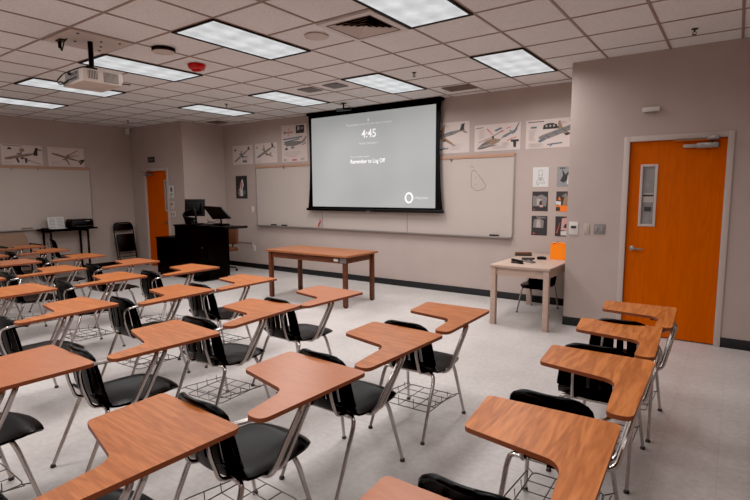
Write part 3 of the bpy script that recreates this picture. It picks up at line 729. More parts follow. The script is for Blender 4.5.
def s4(P): P([(0, 0), (1, 0), (1, .3), (0, .3)], 'ink_orange'); P([(0, .02), (.25, .02), (.25, .22), (0, .22)], 'ink'); P([(0, .35), (.3, .3), (.3, .5), (0, .52)], 'ink_white'); P([(.12, .58), (.3, .55), (.2, .75)], 'ink_orange'); P([(.4, .3), (.98, .35), (.9, .7), (.5, .75)], 'ink_tan'); P([(.3, .75), (.7, .72), (.6, .92)], 'ink_grey')
def s5(P): P([(.1, .4), (.75, .38), (.8, .75), (.5, .9), (.15, .8)], 'ink_grey'); P([(.3, .4), (.6, .4), (.55, .78), (.35, .8)], 'ink_light'); bar(P, .1, .1, .25, .1, .05, 'ink_red'); bar(P, .3, .95, .9, .9, .05, 'ink_grey')
def s6(P): P([(.35, .3), (.98, .3), (.98, .98), (.4, .9)], 'ink_pink'); P([(.5, .45), (.75, .4), (.8, .6), (.6, .64)], 'ink'); P([(.35, .05), (.85, .05), (.85, .3), (.35, .25)], 'ink_white'); bar(P, .1, .15, .3, .7, .06, 'ink_red', .02)
sx1, sx2 = -2.425, -2.085
for (fn, x, z, pp, lb) in ((s1, sx1, 1.69, 'paper_white', 'white line-drawing print, top of the left column of small prints'), (s3, sx1, 1.345, 'ink', 'grey photo print, middle of the left column of small prints'), (s5, sx1, .995, 'ink', 'dark photo print, bottom of the left column of small prints'),
                           (s2, sx2, 1.69, 'paper_grey', 'grey print, top right of six small prints by the wall block'), (s4, sx2, 1.345, 'dgrey', 'orange and grey print, right column middle by the wall block'), (s6, sx2, .995, 'ink', 'black and pink print, bottom right of six small prints')):
    poster('wall_print', .225, .28, (x, ypz, z), 0, lb, 'print', SG, fn, pp)

# ------------------------------------------------------------------ tables
def brown_table():
    r = thing('wooden_table', 'brown wooden table standing under the projection screen', 'table', (-5.15, 5.74, 0), math.radians(1))
    L, W, H = 1.62, .76, .75
    MB().b2((-L / 2, -W / 2, H - .03), (L / 2, W / 2, H), 'walnut_top', .006).build('table_top', r)
    a = MB()
    for s in (-1, 1): a.b2((-L / 2 + .08, s * (W / 2 - .055) - .01, H - .12), (L / 2 - .08, s * (W / 2 - .055) + .01, H - .03), 'walnut'); a.b2((s * (L / 2 - .075) - .01, -W / 2 + .06, H - .12), (s * (L / 2 - .075) + .01, W / 2 - .06, H - .03), 'walnut')
    ap = a.build('apron', r)
    MB().b2((L / 2 - .27, -W / 2 + .036, H - .092), (L / 2 - .19, -W / 2 + .045, H - .055), 'ink_white').build('apron_sticker', ap)
    for sx in (-1, 1):
        for sy in (-1, 1):
            lg = MB().b2((sx * (L / 2 - .075) - .029, sy * (W / 2 - .055) - .029, 0.015), (sx * (L / 2 - .075) + .029, sy * (W / 2 - .055) + .029, H - .03), 'walnut', .004).build('leg', r)
            MB().b2((sx * (L / 2 - .075) - .02, sy * (W / 2 - .055) - .02, 0), (sx * (L / 2 - .075) + .02, sy * (W / 2 - .055) + .02, .015), 'black').build('foot_glide', lg)
    MB().b2((L / 2 - .135, -W / 2 + .012, H - .105), (L / 2 - .03, -W / 2 + .024, H - .04), 'steel', .003).build('corner_bracket', r)
brown_table()
def side_table():
    x0, x1, y0, y1, H = -2.42, -1.69, 5.77, 7.18, .745
    r = thing('side_table', 'pale beige work table in the corner by the right wall block', 'table', ((x0 + x1) / 2, (y0 + y1) / 2, 0))
    L, W = x1 - x0, y1 - y0
    MB().b2((-L / 2, -W / 2, H - .032), (L / 2, W / 2, H), 'beige_wood', .005).build('table_top', r)
    a = MB()
    for s in (-1, 1): a.b2((-L / 2 + .07, s * (W / 2 - .045) - .01, H - .13), (L / 2 - .07, s * (W / 2 - .045) + .01, H - .032), 'beige_wood'); a.b2((s * (L / 2 - .045) - .01, -W / 2 + .07, H - .13), (s * (L / 2 - .045) + .01, W / 2 - .07, H - .032), 'beige_wood')
    a.build('apron', r)
    for sx in (-1, 1):
        for sy in (-1, 1): MB().b2((sx * (L / 2 - .045) - .032, sy * (W / 2 - .045) - .032, 0), (sx * (L / 2 - .045) + .032, sy * (W / 2 - .045) + .032, H - .032), 'beige_wood', .004).build('leg', r)
side_table()
TZ = .7455
# things on the side table
def stapler(loc, rz, label):
    r = thing('stapler', label, 'stapler', loc, rz)
    MB().b2((-.085, -.02, 0), (.085, .02, .014), 'black', .005).build('stapler_base', r)
    MB().box((.005, 0, .034), (.165, .034, .03), 'black', .008, Matrix.Rotation(-.07, 4, 'Y')).build('stapler_arm', r)
    MB().b2((.06, -.016, .012), (.086, .016, .05), 'steel', .003).build('hinge_pin', r)
stapler((-2.16, 6.02, TZ), math.radians(160), 'black stapler, nearest the front edge of the beige table, left item')
def punch(loc, rz, label):
    r = thing('hole_punch', label, 'hole punch', loc, rz)
    MB().b2((-.10, -.035, 0), (.10, .035, .02), 'grey', .006).build('punch_base', r)
    MB().box((0, 0, .045), (.19, .05, .026), 'dgrey', .007, Matrix.Rotation(.1, 4, 'Y')).build('punch_lever', r)
    for x in (-.05, .05): MB().b2((x - .012, -.02, .018), (x + .012, .02, .045), 'steel', .003).build('punch_block', r)
punch((-2.09, 6.20, TZ), math.radians(150), 'grey hole punch beside the stapler on the beige table')
r = thing('tape_roll_holder', 'small black rounded gadget at the middle of the beige table', 'gadget', (-2.03, 6.55, TZ), .3)
MB().box((0, 0, .018), (.12, .06, .036), 'black', .016).build('gadget_body', r); MB().b2((-.03, -.02, .034), (.03, .02, .04), 'dgrey', .002).build('gadget_pad', r)
r = thing('chalk_eraser', 'brown wood-backed eraser at the back of the beige table', 'eraser', (-2.36, 6.80, TZ), math.radians(28))
MB().b2((-.11, -.035, 0), (.11, .035, .022), 'dgrey', .003).build('felt_pad', r); MB().b2((-.11, -.033, .022), (.11, .033, .05), 'brownvinyl', .008).build('wood_grip', r)
r = thing('file_box', 'bright orange file box with crumpled top on the beige table', 'box', (-1.835, 6.74, TZ))
b = MB()
b.b2((-.115, -.10, 0), (.115, .10, .008), 'orange')
for s in (-1, 1): b.b2((-.115, s * .097 - .003, .006), (.115, s * .097 + .003, .20), 'orange'); b.b2((s * .112 - .003, -.094, .006), (s * .112 + .003, .094, .2), 'orange')
b.build('box_body', r)
b = MB().tube([(-.10, -.1, .20), (-.07, -.095, .222), (-.03, -.1, .206), (.0, -.09, .226), (.05, -.1, .21), (.10, -.09, .22)], .006, 'orange', 6); b.tube([(-.06, -.08, .2), (-.02, -.06, .235), (.02, -.09, .215)], .005, 'ink_tan', 6); b.build('folder_edges', r)

# ------------------------------------------------------------------ black shell stacking chairs (no tablet)
def shell_chair(name, label, loc, rz, group=None, sc=1.0, grp=None):
    d = make_desk(False, 'tab_oak')
    keep = ('seat', 'backrest', 'seat_frame', 'leg')
    for ch in kids(d):
        nm = ch.name.split('.')[0]
        if nm not in keep:
            for g in kids(ch): bpy.data.objects.remove(g)
            bpy.data.objects.remove(ch)
    d.name = name; d.location = loc; d.rotation_euler = (0, 0, rz); d.scale = (sc,) * 3
    m = MB()
    for s in (-1, 1): m.tube(fillet([(s * .155, -.18, .408), (s * .155, -.25, .42), (s * .145, -.292, .56), (s * .135, -.300, .70)], .05), .010, 'chrome', 8)
    m.build('back_tube', d)
    tag(d, label, 'chair', group); return d
shell_chair('stacking_chair', 'black stacking chair with chromed legs tucked under the beige table', (-2.13, 6.74, 0), PI, sc=.9)
shell_chair('stacking_chair', 'black stacking chair under the black table at the left wall', (-10.6, 4.46, 0), math.radians(-8))

# ------------------------------------------------------------------ left wall furniture
r = thing('wall_table', 'narrow black stand-up table against the left wall whiteboard', 'table', (-11.12, 4.665, 0))
MB().b2((-.2, -.46, .90), (.2, .545, .93), 'black_lam', .004).build('table_top', r)
for sx in (-1, 1):
    for sy in (-1, 1): MB().b2((sx * .17 - .016, sy * .35 - .016, 0), (sx * .17 + .016, sy * .35 + .016, .9), 'blackmetal').build('leg', r)
m = MB(); m.b2((-.18, -.36, .86), (.18, -.34, .9), 'blackmetal'); m.b2((-.18, .34, .86), (.18, .36, .9), 'blackmetal'); m.b2((-.185, -.35, .86), (-.165, .35, .9), 'blackmetal'); m.build('under_frame', r)
r = thing('printer', 'black desktop printer on the black table by the left wall', 'printer', (-11.1, 4.93, .9305), PI / 2)
MB().b2((-.21, -.16, 0), (.21, .16, .15), 'black', .015).build('printer_body', r); MB().b2((-.195, -.15, .15), (.195, .15, .175), 'blackmetal', .01).build('scanner_lid', r)
MB().b2((-.17, -.24, .025), (.17, -.16, .04), 'dgrey', .004).build('paper_tray', r); MB().b2((.05, -.163, .135), (.13, -.16, .148), 'ink_light').build('status_panel', r)
r = thing('paper_stand', 'upright white printed sheet on a stand beside the black printer', 'paper', (-11.1, 4.50, .9305), PI / 2)
MB().box((0, .035, .115), (.30, .006, .235), 'paper_white', 0, Matrix.Rotation(-.2, 4, 'X')).build('printed_sheet', r)
m = MB()
for k in range(7): m.box((-.075, .028 - .004 + (k - 3) * .0056, .115 + (k - 3) * .028), (.11, .002, .007), 'ink_grey', 0, Matrix.Rotation(-.2, 4, 'X')); m.box((.07, .028 - .004 + (k - 3) * .0056, .115 + (k - 3) * .028), (.12, .002, .007), 'ink_grey', 0, Matrix.Rotation(-.2, 4, 'X'))
m.build('printed_lines', r); MB().b2((-.13, -.10, 0), (.14, .09, .012), 'paper_white', .002).build('loose_sheet', r)
r = thing('cloth_pad', 'flat black pad lying on the left wall table near its end', 'pad', (-11.08, 4.27, .9305), .1)
MB().b2((-.08, -.05, 0), (.08, .05, .02), 'black', .008).build('pad_body', r); MB().b2((-.05, -.03, .02), (.05, .03, .028), 'dgrey', .003).build('pad_cover', r)
eraser_l = thing('board_eraser', 'dark eraser on the tray of the left wall whiteboard', 'eraser', (XL + .045, 4.05, .929), PI / 2)
MB().b2((-.09, -.022, 0), (.09, .022, .018), 'dgrey', .003).build('felt_pad', eraser_l); MB().b2((-.088, -.021, .018), (.088, .021, .04), 'ink_tan', .006).build('eraser_grip', eraser_l)

def guest_chair():
    r = thing('guest_chair', 'tan-backed armchair with black posts at the left wall', 'chair', (-10.84, 3.72, 0), PI / 2 + PI)
    # local: faces +Y ; rotated to face away from the wall
    MB().box((0, 0, .45), (.50, .46, .07), 'tan', .025).build('seat', r)
    pts = round_poly([(-.25, .56), (.25, .56), (.225, .885), (-.225, .885)], [.03, .03, .1, .1])
    b = MB(); n = len(pts)
    f = [(x, -.225 - (z - .56) * .12 - .03 * (1 - (x / .25) ** 2), z) for x, z in pts]; g = [(x, y - .04, z) for x, y, z in f]
    b.add(f + g, [list(range(n)), [n + i for i in range(n)][::-1]] + [[i, (i + 1) % n, n + (i + 1) % n, n + i] for i in range(n)], 'tan'); b.build('backrest', r)
    for s in (-1, 1):
        MB().tube([(s * .275, -.25, .0), (s * .275, -.235, .66)], .016, 'blackmetal').build('leg', r); MB().tube([(s * .275, .2, 0), (s * .275, .2, .655)], .016, 'blackmetal').build('leg', r)
        MB().b2((s * .275 - .028, -.24, .655), (s * .275 + .028, .23, .685), 'black', .012).build('armrest', r)
        MB().tube([(s * .275, -.2, .43), (s * .275, .2, .43)], .014, 'blackmetal').build('side_rail', r)
    m = MB()
    for y in (-.15, .15): m.tube([(-.275, y, .42), (.275, y, .42)], .012, 'blackmetal')
    m.tube([(-.275, -.245, .6), (.275, -.245, .6)], .012, 'blackmetal'); m.build('cross_rail', r)
guest_chair()

def folding_chair():
    r = thing('folding_chair', 'black metal folding chair leaning folded against the left wall', 'chair', (-11.10, 5.92, 0), -PI / 2 + PI)
    # local: flat chair in x-z, front toward -Y, leaning back to +Y (the wall)
    t = Matrix.Rotation(-.17, 4, 'X')
    def tr(p): return tuple(t @ Vector(p))
    w = .22
    m = MB(); m.tube([tr(p) for p in fillet([(-w, 0, .012), (-w, 0, .90), (-w + .05, 0, .985), (w - .05, 0, .985), (w, 0, .90), (w, 0, .012)], .12, 6)], .013, 'blackmetal', 8); m.build('back_frame', r)
    m = MB(); m.tube([tr((-w + .03, -.03, .012)), tr((-w + .03, -.03, .72))], .011, 'blackmetal', 8); m.tube([tr((w - .03, -.03, .012)), tr((w - .03, -.03, .72))], .011, 'blackmetal', 8)
    m.tube([tr((-w + .03, -.03, .16)), tr((w - .03, -.03, .16))], .008, 'blackmetal', 8); m.tube([tr((-w + .03, -.03, .3)), tr((w - .03, -.03, .3))], .008, 'blackmetal', 8); m.build('front_frame', r)
    m = MB(); m.box(tr((0, .004, .89)), (.41, .018, .15), 'blackmetal', .006, t); m.build('backrest', r)
    m = MB(); m.box(tr((0, -.03, .53)), (.37, .03, .40), 'black', .012, t); m.build('seat', r)
    m = MB()
    for z in (.22, .1): m.tube([tr((-w, 0, z)), tr((w, 0, z))], .008, 'blackmetal', 8)
    m.build('rear_rung', r)
folding_chair()

# ------------------------------------------------------------------ lectern
ang = math.radians(3)
lec = thing('lectern', 'black L-shaped teaching lectern in front of the left alcove', 'lectern', (-9.40, 5.60, 0), ang)
# local x along the face, y away from the camera
MB().b2((0, 0, .05), (.60, .5, .74), 'black_lam', .004).b2((-.012, -.015, .74), (.60, .5, .765), 'black_lam', .003).build('low_cabinet', lec)
MB().b2((.60, 0, .05), (1.55, .5, 1.0), 'black_lam', .004).build('tall_cabinet', lec)
MB().b2((.585, -.02, 1.0), (1.57, .52, 1.03), 'black_lam', .004).build('counter_top', lec)
sh = MB().b2((1.57, .02, 1.0), (2.12, .42, 1.022), 'black_lam', .004).build('side_shelf', lec)
MB().b2((2.11, .0, .985), (2.135, .44, 1.03), 'black', .008).build('shelf_rim', sh); MB().box((1.72, .2, .95), (.3, .02, .02), 'blackmetal', 0, Matrix.Rotation(-.35, 4, 'Y')).build('shelf_bracket', sh)
m = MB().b2((.03, .03, 0), (1.52, .47, .05), 'void'); m.build('plinth', lec)
MB().b2((1.25, -.12, 0), (1.5, .03, .035), 'black', .01).build('floor_foot', lec)
m = MB()
m.b2((.62, -.006, .09), (1.06, .0, .97), 'black_lam', .003); m.b2((1.08, -.006, .09), (1.53, 0, .97), 'black_lam', .003); m.build('face_panel', lec)
MB().lathe([(.018, 0), (.018, -.006), (.012, -.01)], 'dgrey', (1.4, -.006, .62), 14, 'y').build('panel_lock', lec)
def lp(x, y, z): # lectern local to world
    return (-9.40 + x * math.cos(ang) - y * math.sin(ang), 5.60 + x * math.sin(ang) + y * math.cos(ang), z)
CT = 1.0305
mon = thing('computer_monitor', 'black upright computer monitor on an arm, left on the lectern', 'monitor', lp(.93, .25, CT), ang + .38)
MB().box((-.05, .06, .315), (.42, .028, .33), 'black', .008, Matrix.Rotation(-.08, 4, 'X')).build('monitor_panel', mon)
MB().box((-.05, .03, .315), (.26, .03, .18), 'black', .008, Matrix.Rotation(-.08, 4, 'X')).build('rear_housing', mon)
MB().tube(fillet([(-.0, .0, .01), (.0, .0, .14), (-.02, .015, .27), (-.05, .02, .31)], .05), .02, 'blackmetal', 10).build('stand_neck', mon)
MB().box((0, 0, .01), (.22, .18, .018), 'blackmetal', .006).build('stand_base', mon)
MB().tube(fillet([(0, 0, .1), (-.16, -.02, .12), (-.26, 0, .15), (-.28, .04, .19), (-.2, .03, .25), (-.1, .02, .27)], .07), .026, 'black', 10).build('support_arm', mon)
m2 = thing('computer_monitor', 'black tilted touch monitor, right on the lectern', 'monitor', lp(1.46, .27, CT), ang)
t = Matrix.Rotation(.95, 4, 'X') @ Matrix.Rotation(0.0, 4, 'Y')
m = MB(); 
# tilted slab: lower edge toward the teacher's side, right end lower
P = [(-.34, .0, .345), (.16, .0, .33), (.40, .02, .125), (-.10, .02, .10)]
n_ = Vector((0, 1, .45)).normalized() * .025
m.add([Vector(p) for p in P] + [Vector(p) + n_ for p in P], [[0, 1, 2, 3], [7, 6, 5, 4], [0, 4, 5, 1], [1, 5, 6, 2], [2, 6, 7, 3], [3, 7, 4, 0]], 'black'); m.build('monitor_panel', m2, smooth=False)
MB().tube(fillet([(.02, .12, .01), (.02, .12, .1), (.0, .05, .2)], .04), .018, 'blackmetal', 10).build('stand_neck', m2)
MB().box((.02, .12, .01), (.26, .18, .018), 'blackmetal', .006).build('stand_base', m2)
m = MB(); m.tube([(-.28, .05, .01), (-.24, .02, .05), (-.16, .0, .06), (-.08, .03, .05), (.02, .05, .09), (.1, .02, .04), (.16, .05, .008)], .006, 'blackmetal', 6); m.tube([(-.32, .08, .1), (-.26, .05, .04), (-.14, .06, .03), (.0, .1, .02)], .006, 'dgrey', 6); m.build('monitor_cable', m2)
ph = thing('desk_phone', 'small black desk phone at the left end of the lectern top', 'phone', lp(.685, .33, CT), ang)
m = MB(); m.add([(-.09, -.08, 0), (.09, -.08, 0), (.09, .1, 0), (-.09, .1, 0), (-.11, -.1, .12), (.05, -.1, .12), (.09, .08, .02), (-.09, .08, .02)], [[3, 2, 1, 0], [4, 5, 6, 7], [0, 1, 5, 4], [1, 2, 6, 5], [2, 3, 7, 6], [3, 0, 4, 7]], 'black'); m.build('phone_body', ph, smooth=False)
MB().box((-.06, .0, .105), (.04, .17, .025), 'blackmetal', .008, Matrix.Rotation(-.5, 4, 'X')).build('handset', ph)

# office chair behind it
r = thing('office_chair', 'brown-backed swivel chair on casters behind the black lectern', 'chair', (-8.60, 6.56, 0), math.radians(185))
MB().box((0, 0, .47), (.48, .46, .08), 'brownvinyl', .03).build('seat', r)
MB().box((0, -.24, .73), (.42, .07, .34), 'brownvinyl', .03, Matrix.Rotation(.1, 4, 'X')).build('backrest', r)
MB().tube([(0, -.18, .43), (0, -.30, .5), (0, -.285, .68)], .016, 'blackmetal').build('back_bracket', r)
MB().lathe([(.03, .09), (.03, .26), (.018, .26), (.018, .44)], 'blackmetal', (0, 0, 0), 12).build('gas_column', r)
for k in range(5):
    a_ = 2 * PI * k / 5 + .3; c_, s_ = math.cos(a_), math.sin(a_)
    lg = MB().tube([(0, 0, .11), (.16 * c_, .16 * s_, .095), (.28 * c_, .28 * s_, .07)], [.025, .02, .014], 'black', 8).build('base_leg', r)
    MB().lathe([(.02, -.012), (.027, -.008), (.027, .008), (.02, .012)], 'black', (.28 * c_, .28 * s_, .0275), 12, 'x').build('caster', lg)

# ------------------------------------------------------------------ projector
r = thing('ceiling_projector', 'white projector hanging from a black ceiling pole', 'projector', (-5.185, 2.5, 0), math.radians(-3))
MB().box((0, .02, 2.72), (.47, .37, .12), 'offwhite', .014).build('projector_body', r)
m = MB(); m.b2((.2352, .02, 2.675), (.2375, .155, 2.765), 'dgrey')
for k in range(12): m.b2((.2372, .025 + k * .0108, 2.677), (.241, .029 + k * .0108, 2.763), 'offwhite')
m.build('exhaust_vent', r)
m = MB(); m.b2((.2352, -.12, 2.69), (.2375, -.035, 2.765), 'dgrey')
for k in range(6): m.b2((.2372, -.117 + k * .0142, 2.692), (.241, -.112 + k * .0142, 2.763), 'offwhite')
m.build('intake_vent', r)
m = MB(); m.lathe([(.05, 0), (.05, .02), (.04, .03), (.038, .02)], 'dgrey', (-.1, .165, 2.72), 20, 'y'); m.build('lens_ring', r)
m = MB(); m.b2((-.17, -.166, 2.685), (.15, -.1652, 2.77), 'grey')
for (x, w_, z) in ((-.12, .05, 2.70), (-.04, .03, 2.70), (.05, .06, 2.70), (-.05, .035, 2.745), (.08, .03, 2.745)): m.b2((x, -.168, z), (x + w_, -.163, z + .018), 'dgrey')
m.build('port_panel', r)
m = MB(); m.b2((-.09, -.09, 2.78), (.09, .09, 2.795), 'blackmetal', .004); m.b2((-.05, -.05, 2.795), (.05, .05, 2.84), 'blackmetal', .008); m.build('mount_bracket', r)
MB().tube([(-.03, .03, 2.83), (-.03, .03, 3.096)], .024, 'blackmetal', 14).build('drop_pole', r)
m = MB(); m.tube(fillet([(-.02, .0, 2.86), (-.12, -.05, 2.85), (-.27, -.14, 2.80), (-.28, -.2, 2.72), (-.2, -.2, 2.67), (-.1, -.168, 2.7)], .06), .007, 'blackmetal', 6)
m.tube([(-.2, -.165, 2.685), (-.13, -.2, 2.68), (-.02, -.19, 2.695), (.04, -.168, 2.71)], .006, 'blackmetal', 6); m.tube([(-.05, -.168, 2.755), (-.02, -.2, 2.76), (.06, -.21, 2.752)], .009, 'blackmetal', 6); m.build('projector_cable', r)
MB().tube([(.2, .17, 2.69), (.3, .24, 2.675)], .006, 'dgrey', 6).build('adjust_lever', r)
r = thing('ceiling_mount_plate', 'white mounting plate in the ceiling above the projector', 'plate', (-5.243, 2.532, ZC - .001))
MB().b2((-.29, -.29, -.012), (.29, .29, 0), 'offwhite', .002).build('mount_plate', r)
for (x, y) in ((-.06, -.1), (.12, .06), (.2, .2), (-.2, .2), (.22, -.2), (-.05, .14)): MB().lathe([(.012, 0), (.012, -.006)], 'dgrey', (x, y, -.0125), 10).build('bolt', r)
r = thing('ceiling_cable_outlet', 'black cable plugs hanging from the plate left of the projector pole', 'cable', (-5.37, 2.335, ZC - .0135))
MB().b2((-.05, -.03, -.012), (.05, .03, 0), 'dgrey', .003).build('outlet_box', r)
m = MB(); m.tube([(-.03, 0, -.01), (-.03, 0, -.07)], .016, 'blackmetal'); m.tube(fillet([(-.02, 0, -.06), (-.0, .0, -.11), (.04, .0, -.06), (.07, 0, -.015), (.12, .0, -.012)], .03), .006, 'blackmetal', 6); m.build('plug_lead', r)

# ------------------------------------------------------------------ ceiling fittings
r = thing('air_diffuser', 'square louvred air diffuser in the ceiling beside a light panel', 'air vent', (GX - 1.5 * G, GY - 2.5 * G, ZC - .001))
m = MB(); a_ = .30
for (p, q) in (((-a_, -a_), (a_, -a_ + .065)), ((-a_, a_ - .065), (a_, a_)), ((-a_, -a_ + .065), (-a_ + .065, a_ - .065)), ((a_ - .065, -a_ + .065), (a_, a_ - .065))): m.b2((*p, -.024), (*q, 0), 'white', .003)
m.build('diffuser_frame', r)
MB().b2((-.235, -.235, -.003), (.235, .235, -.0005), 'void').build('dark_throat', r)
m = MB(); q_ = .236
m.tube([(-q_, -q_, -.024), (q_, -q_, -.024), (q_, q_, -.024), (-q_, q_, -.024)], .004, 'vent_brown', 6, closed=True); m.build('throat_bead', r)
m = MB()
for k in range(5):
    o_ = .225 - k * .042; i_ = o_ - .036; z0, z1 = -.004, -.026
    for rot in range(4):
        c_, s_ = [(1, 0), (0, 1), (-1, 0), (0, -1)][rot]
        q = [(-o_, -o_, z1), (o_, -o_, z1), (i_, -i_, z0), (-i_, -i_, z0)]
        m.add([(x * c_ - y * s_, x * s_ + y * c_, z) for x, y, z in q], [[0, 1, 2, 3]], 'offwhite')
m.build('louvre', r, smooth=False)
def grille(loc, w, h, label, mt, name='ceiling_vent', cat='air vent', group=None):
    r = thing(name, label, cat, loc, 0, group)
    m = MB(); b = .02
    m.b2((-w / 2, -h / 2, -.008), (w / 2, -h / 2 + b, 0), mt); m.b2((-w / 2, h / 2 - b, -.008), (w / 2, h / 2, 0), mt); m.b2((-w / 2, -h / 2, -.008), (-w / 2 + b, h / 2, 0), mt); m.b2((w / 2 - b, -h / 2, -.008), (w / 2, h / 2, 0), mt); m.build('vent_frame', r)
    m = MB(); n = max(4, int(h / .022))
    for k in range(n): y = -h / 2 + b + (h - 2 * b) * (k + .5) / n; m.b2((-w / 2 + b, y - .006, -.007), (w / 2 - b, y + .006, -.002), mt)
    m.build('vent_slats', r); MB().b2((-w / 2 + b, -h / 2 + b, -.0015), (w / 2 - b, h / 2 - b, -.0002), 'dgrey').build('vent_backing', r)
ZV = ZC - .006
grille((-3.33, 6.72, ZV), .42, .30, 'brown slatted ceiling vent right of the screen top', 'vent_brown')
grille((-8.93, 6.83, ZV), .38, .30, 'dark slatted ceiling vent above the lectern by the alcove', 'vent_brown')
grille((-5.12, 5.54, ZV), .26, .26, 'grey ceiling speaker grille, left of a pair', 'grey', 'ceiling_speaker', 'speaker', 'ceiling speakers before the screen')
grille((-4.64, 5.54, ZV), .26, .26, 'grey ceiling speaker grille, right of a pair', 'grey', 'ceiling_speaker', 'speaker', 'ceiling speakers before the screen')
r = thing('fire_alarm', 'red fire alarm strobe on the ceiling left of a light panel', 'alarm', (-5.18, 3.70, ZC - .006), .3)
MB().lathe([(.10, 0), (.10, -.02), (.085, -.045), (.05, -.06)], 'red', n=24).build('alarm_body', r); MB().b2((-.05, -.03, -.075), (.05, .03, -.05), 'red', .012).build('strobe_lens', r); MB().b2((-.03, .06, -.05), (.03, .11, -.01), 'offwhite', .005).build('alarm_bracket', r)
def dome(loc, label, dark):
    r = thing('ceiling_dome', label, 'ceiling fitting', loc)
    k = 1.0 if dark == 'void' else .3; MB().lathe([(.115, 0), (.115, -.03 * k), (.11, -.034 * k)], dark, n=28).build('dome_collar', r); MB().lathe([(.108, -.0345 * k), (.10, -.042 * k), (.07, -.05 * k), (.02, -.054 * k)], 'offwhite', n=28).build('dome_cover', r)
dome((-4.88, 3.10, ZC - .006), 'round ceiling fitting with black collar left of the red alarm', 'void')
dome((-3.34, 3.72, ZC - .006), 'pale round ceiling fitting beside the air diffuser', 'offwhite')
def sprinkler(loc, label):
    r = thing('sprinkler_head', label, 'sprinkler', loc)
    MB().lathe([(.028, 0), (.026, -.008), (.012, -.012)], 'dgrey', n=14).build('escutcheon', r)
    m = MB(); m.tube([(0, 0, -.01), (0, 0, -.03)], .007, 'dgrey'); m.tube([(-.014, 0, -.03), (-.014, 0, -.05)], .003, 'dgrey', 5); m.tube([(.014, 0, -.03), (.014, 0, -.05)], .003, 'dgrey', 5); m.b2((-.016, -.003, -.032), (.016, .003, -.028), 'dgrey'); m.build('sprinkler_arms', r)
    MB().lathe([(.02, -.05), (.02, -.053)], 'dgrey', n=12).build('deflector', r)
sprinkler((-3.37, 5.55, ZC - .001), 'ceiling sprinkler head between screen and the right-hand light panel'); sprinkler((-.42, 5.64, ZC - .001), 'ceiling sprinkler head above the right-hand orange door')
sprinkler((-7.05, 5.58, ZC - .001), 'ceiling sprinkler head above the lectern side light panel'); sprinkler((-10.2, 5.6, ZC - .001), 'ceiling sprinkler head above the left orange door')
r = thing('tracking_camera', 'small black bar camera hanging from the ceiling before the screen', 'camera', (-5.44, 6.70, ZC - .001), .1)
MB().lathe([(.05, 0), (.05, -.008), (.012, -.012), (.012, -.08)], 'blackmetal', n=14).build('camera_stem', r); MB().b2((-.14, -.04, -.125), (.14, .04, -.08), 'blackmetal', .012).build('camera_bar', r); MB().lathe([(.018, 0), (.018, -.012)], 'dgrey', (0, -.04, -.103), 14, 'y').build('camera_lens', r)
r = thing('motion_sensor', 'small white sensor in the ceiling corner at left', 'sensor', (-11.31, 6.2, 2.96), -PI / 4)
MB().b2((-.06, -.05, 0), (.06, .04, .12), 'white', .015).build('sensor_body', r); MB().b2((-.04, -.055, .02), (.04, -.05, .06), 'grey', .004).build('sensor_window', r); MB().b2((-.025, .0, .10), (.025, .05, .15), 'white', .004).build('sensor_bracket', r)

# ------------------------------------------------------------------ wall fittings
def wallplate(name, label, cat, loc, w, h, m_, detail, face=0.0, group=None):
    r = thing(name, label, cat, loc, face, group)
    MB().b2((-w / 2, -.008, -h / 2), (w / 2, -.0005, h / 2), m_, .003).build('cover_plate', r)
    for d in detail: (MB().b2((d[0], -.014, d[1]), (d[2], -.008, d[3]), d[4], .001)).build(d[5], r)
    return r
wallplate('thermostat', 'white thermostat with dark display at the wall block edge', 'thermostat', (-1.572, YD, 1.187), .105, .155, 'white', [(-.03, .0, .03, .03, 'ink', 'display_window')])
wallplate('blank_plate', 'blank wall plate between thermostat and light switches', 'wall plate', (-1.425, YD, 1.188), .065, .12, 'wall', [(-.012, -.02, .012, .02, 'wall', 'plate_boss')])
wallplate('light_switch', 'grey steel double light switch plate on the door wall', 'switch', (-1.285, YD, 1.19), .125, .12, 'grey', [(-.035, -.025, -.02, .025, 'alu', 'switch_toggle'), (.02, -.025, .035, .025, 'alu', 'switch_toggle')])
r = thing('wall_sensor', 'small clear sensor high on the wall above the right door', 'sensor', (-.815, YD, 2.49)); MB().b2((-.085, -.035, -.02), (.085, -.0005, .03), 'white', .01).build('sensor_body', r); MB().b2((-.06, -.04, -.03), (.06, -.01, -.018), 'grey', .004).build('sensor_lens', r)
wallplate('wall_plate', 'white wall plate left of the front whiteboard', 'wall plate', (-8.465, YF, 1.275), .075, .13, 'white', [(-.015, -.03, .015, .03, 'white', 'plate_insert')])
wallplate('power_outlet', 'white power outlet low on the front wall beside the lectern', 'outlet', (-8.455, YF, .43), .08, .125, 'white', [(-.017, .01, .017, .04, 'offwhite', 'socket_face'), (-.017, -.04, .017, -.01, 'offwhite', 'socket_face')])
r = thing('cable_raceway', 'thin pale cable raceway low on the front wall behind the lectern', 'raceway', (-8.5, YF, .56)); MB().b2((-.8, -.02, -.008), (0, -.0005, .008), 'wall', .002).build('raceway_channel', r); MB().b2((-.012, -.02, -.10), (.0, -.0005, -.008), 'wall').build('raceway_drop', r)
r = thing('room_sign', 'small dark room sign above the left orange door', 'sign', (-10.53, YD, 2.36)); MB().b2((-.13, -.012, -.06), (.13, -.0005, .06), 'dgrey', .003).build('sign_plate', r); m = MB()
for x in (-.07, -.01, .05): m.b2((x, -.0135, -.02), (x + .035, -.012, .02), 'ink_grey')
m.build('sign_lettering', r)
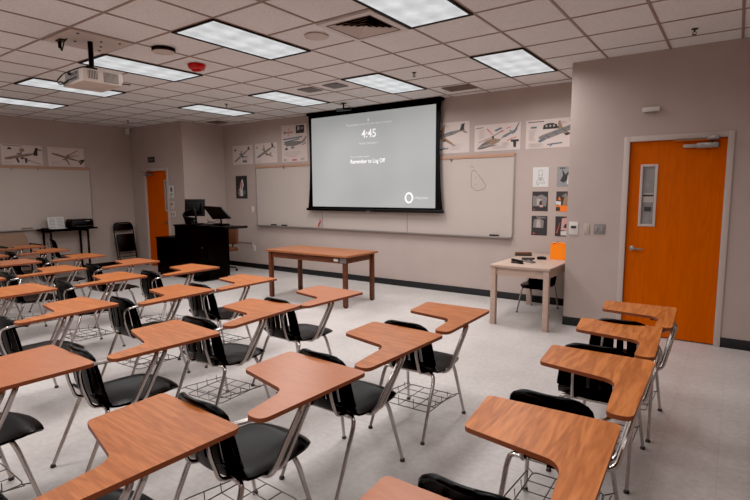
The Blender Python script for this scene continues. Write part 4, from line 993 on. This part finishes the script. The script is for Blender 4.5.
r = thing('paper_notice', 'white paper notice on the alcove wall, topmost of three plates', 'notice', (-9.83, YD, 1.66)); MB().b2((-.085, -.004, -.13), (.085, -.0005, .13), 'paper_white').build('notice_sheet', r); m = MB(); m.b2((-.03, -.0046, .0), (.03, -.004, .09), 'dgrey'); m.b2((-.05, -.0046, -.06), (.05, -.004, -.04), 'ink_grey'); m.b2((-.05, -.0046, -.1), (.02, -.004, -.085), 'ink_grey'); m.build('notice_print', r)
wallplate('intercom_panel', 'pale intercom panel under the paper notice in the alcove', 'panel', (-9.83, YD, 1.37), .14, .17, 'offwhite', [(-.04, -.0, .04, .05, 'grey', 'intercom_grille')])
wallplate('light_switch', 'pale double switch plate lowest on the alcove wall', 'switch', (-9.81, YD, 1.185), .2, .12, 'offwhite', [(-.06, -.03, -.03, .03, 'grey', 'switch_toggle'), (.03, -.03, .06, .03, 'grey', 'switch_toggle')])

# ------------------------------------------------------------------ camera, world, view
cam = bpy.data.cameras.new('camera'); co = bpy.data.objects.new('camera', cam); C.objects.link(co)
f, yaw, pitch, roll = 503.7, .6225, .1140, -.005
cam.sensor_width = 36; cam.lens = 36 * f / 750; cam.clip_start = .05
fw = Vector((-math.sin(yaw) * math.cos(pitch), math.cos(yaw) * math.cos(pitch), -math.sin(pitch)))
rt = Vector((math.cos(yaw), math.sin(yaw), 0)); up = rt.cross(fw)
r2 = rt * math.cos(roll) + up * math.sin(roll); u2 = -rt * math.sin(roll) + up * math.cos(roll)
co.matrix_world = Matrix(((r2.x, u2.x, -fw.x, 0), (r2.y, u2.y, -fw.y, 0), (r2.z, u2.z, -fw.z, 1.625), (0, 0, 0, 1)))
sc = bpy.context.scene; sc.camera = co
w = bpy.data.worlds.new('world'); sc.world = w; w.use_nodes = True
w.node_tree.nodes['Background'].inputs[0].default_value = (.9, .85, .82, 1); w.node_tree.nodes['Background'].inputs[1].default_value = .02
sc.view_settings.view_transform = 'Standard'; sc.view_settings.look = 'None'; sc.view_settings.exposure = 0.02; sc.view_settings.gamma = 1.0
cmv = sc.view_settings; cmv.use_curve_mapping = True; cmv.curve_mapping.black_level = (.0055, .0055, .0055); cmv.curve_mapping.update()
sc.cycles.use_denoising = True; sc.cycles.max_bounces = 8; sc.cycles.diffuse_bounces = 5
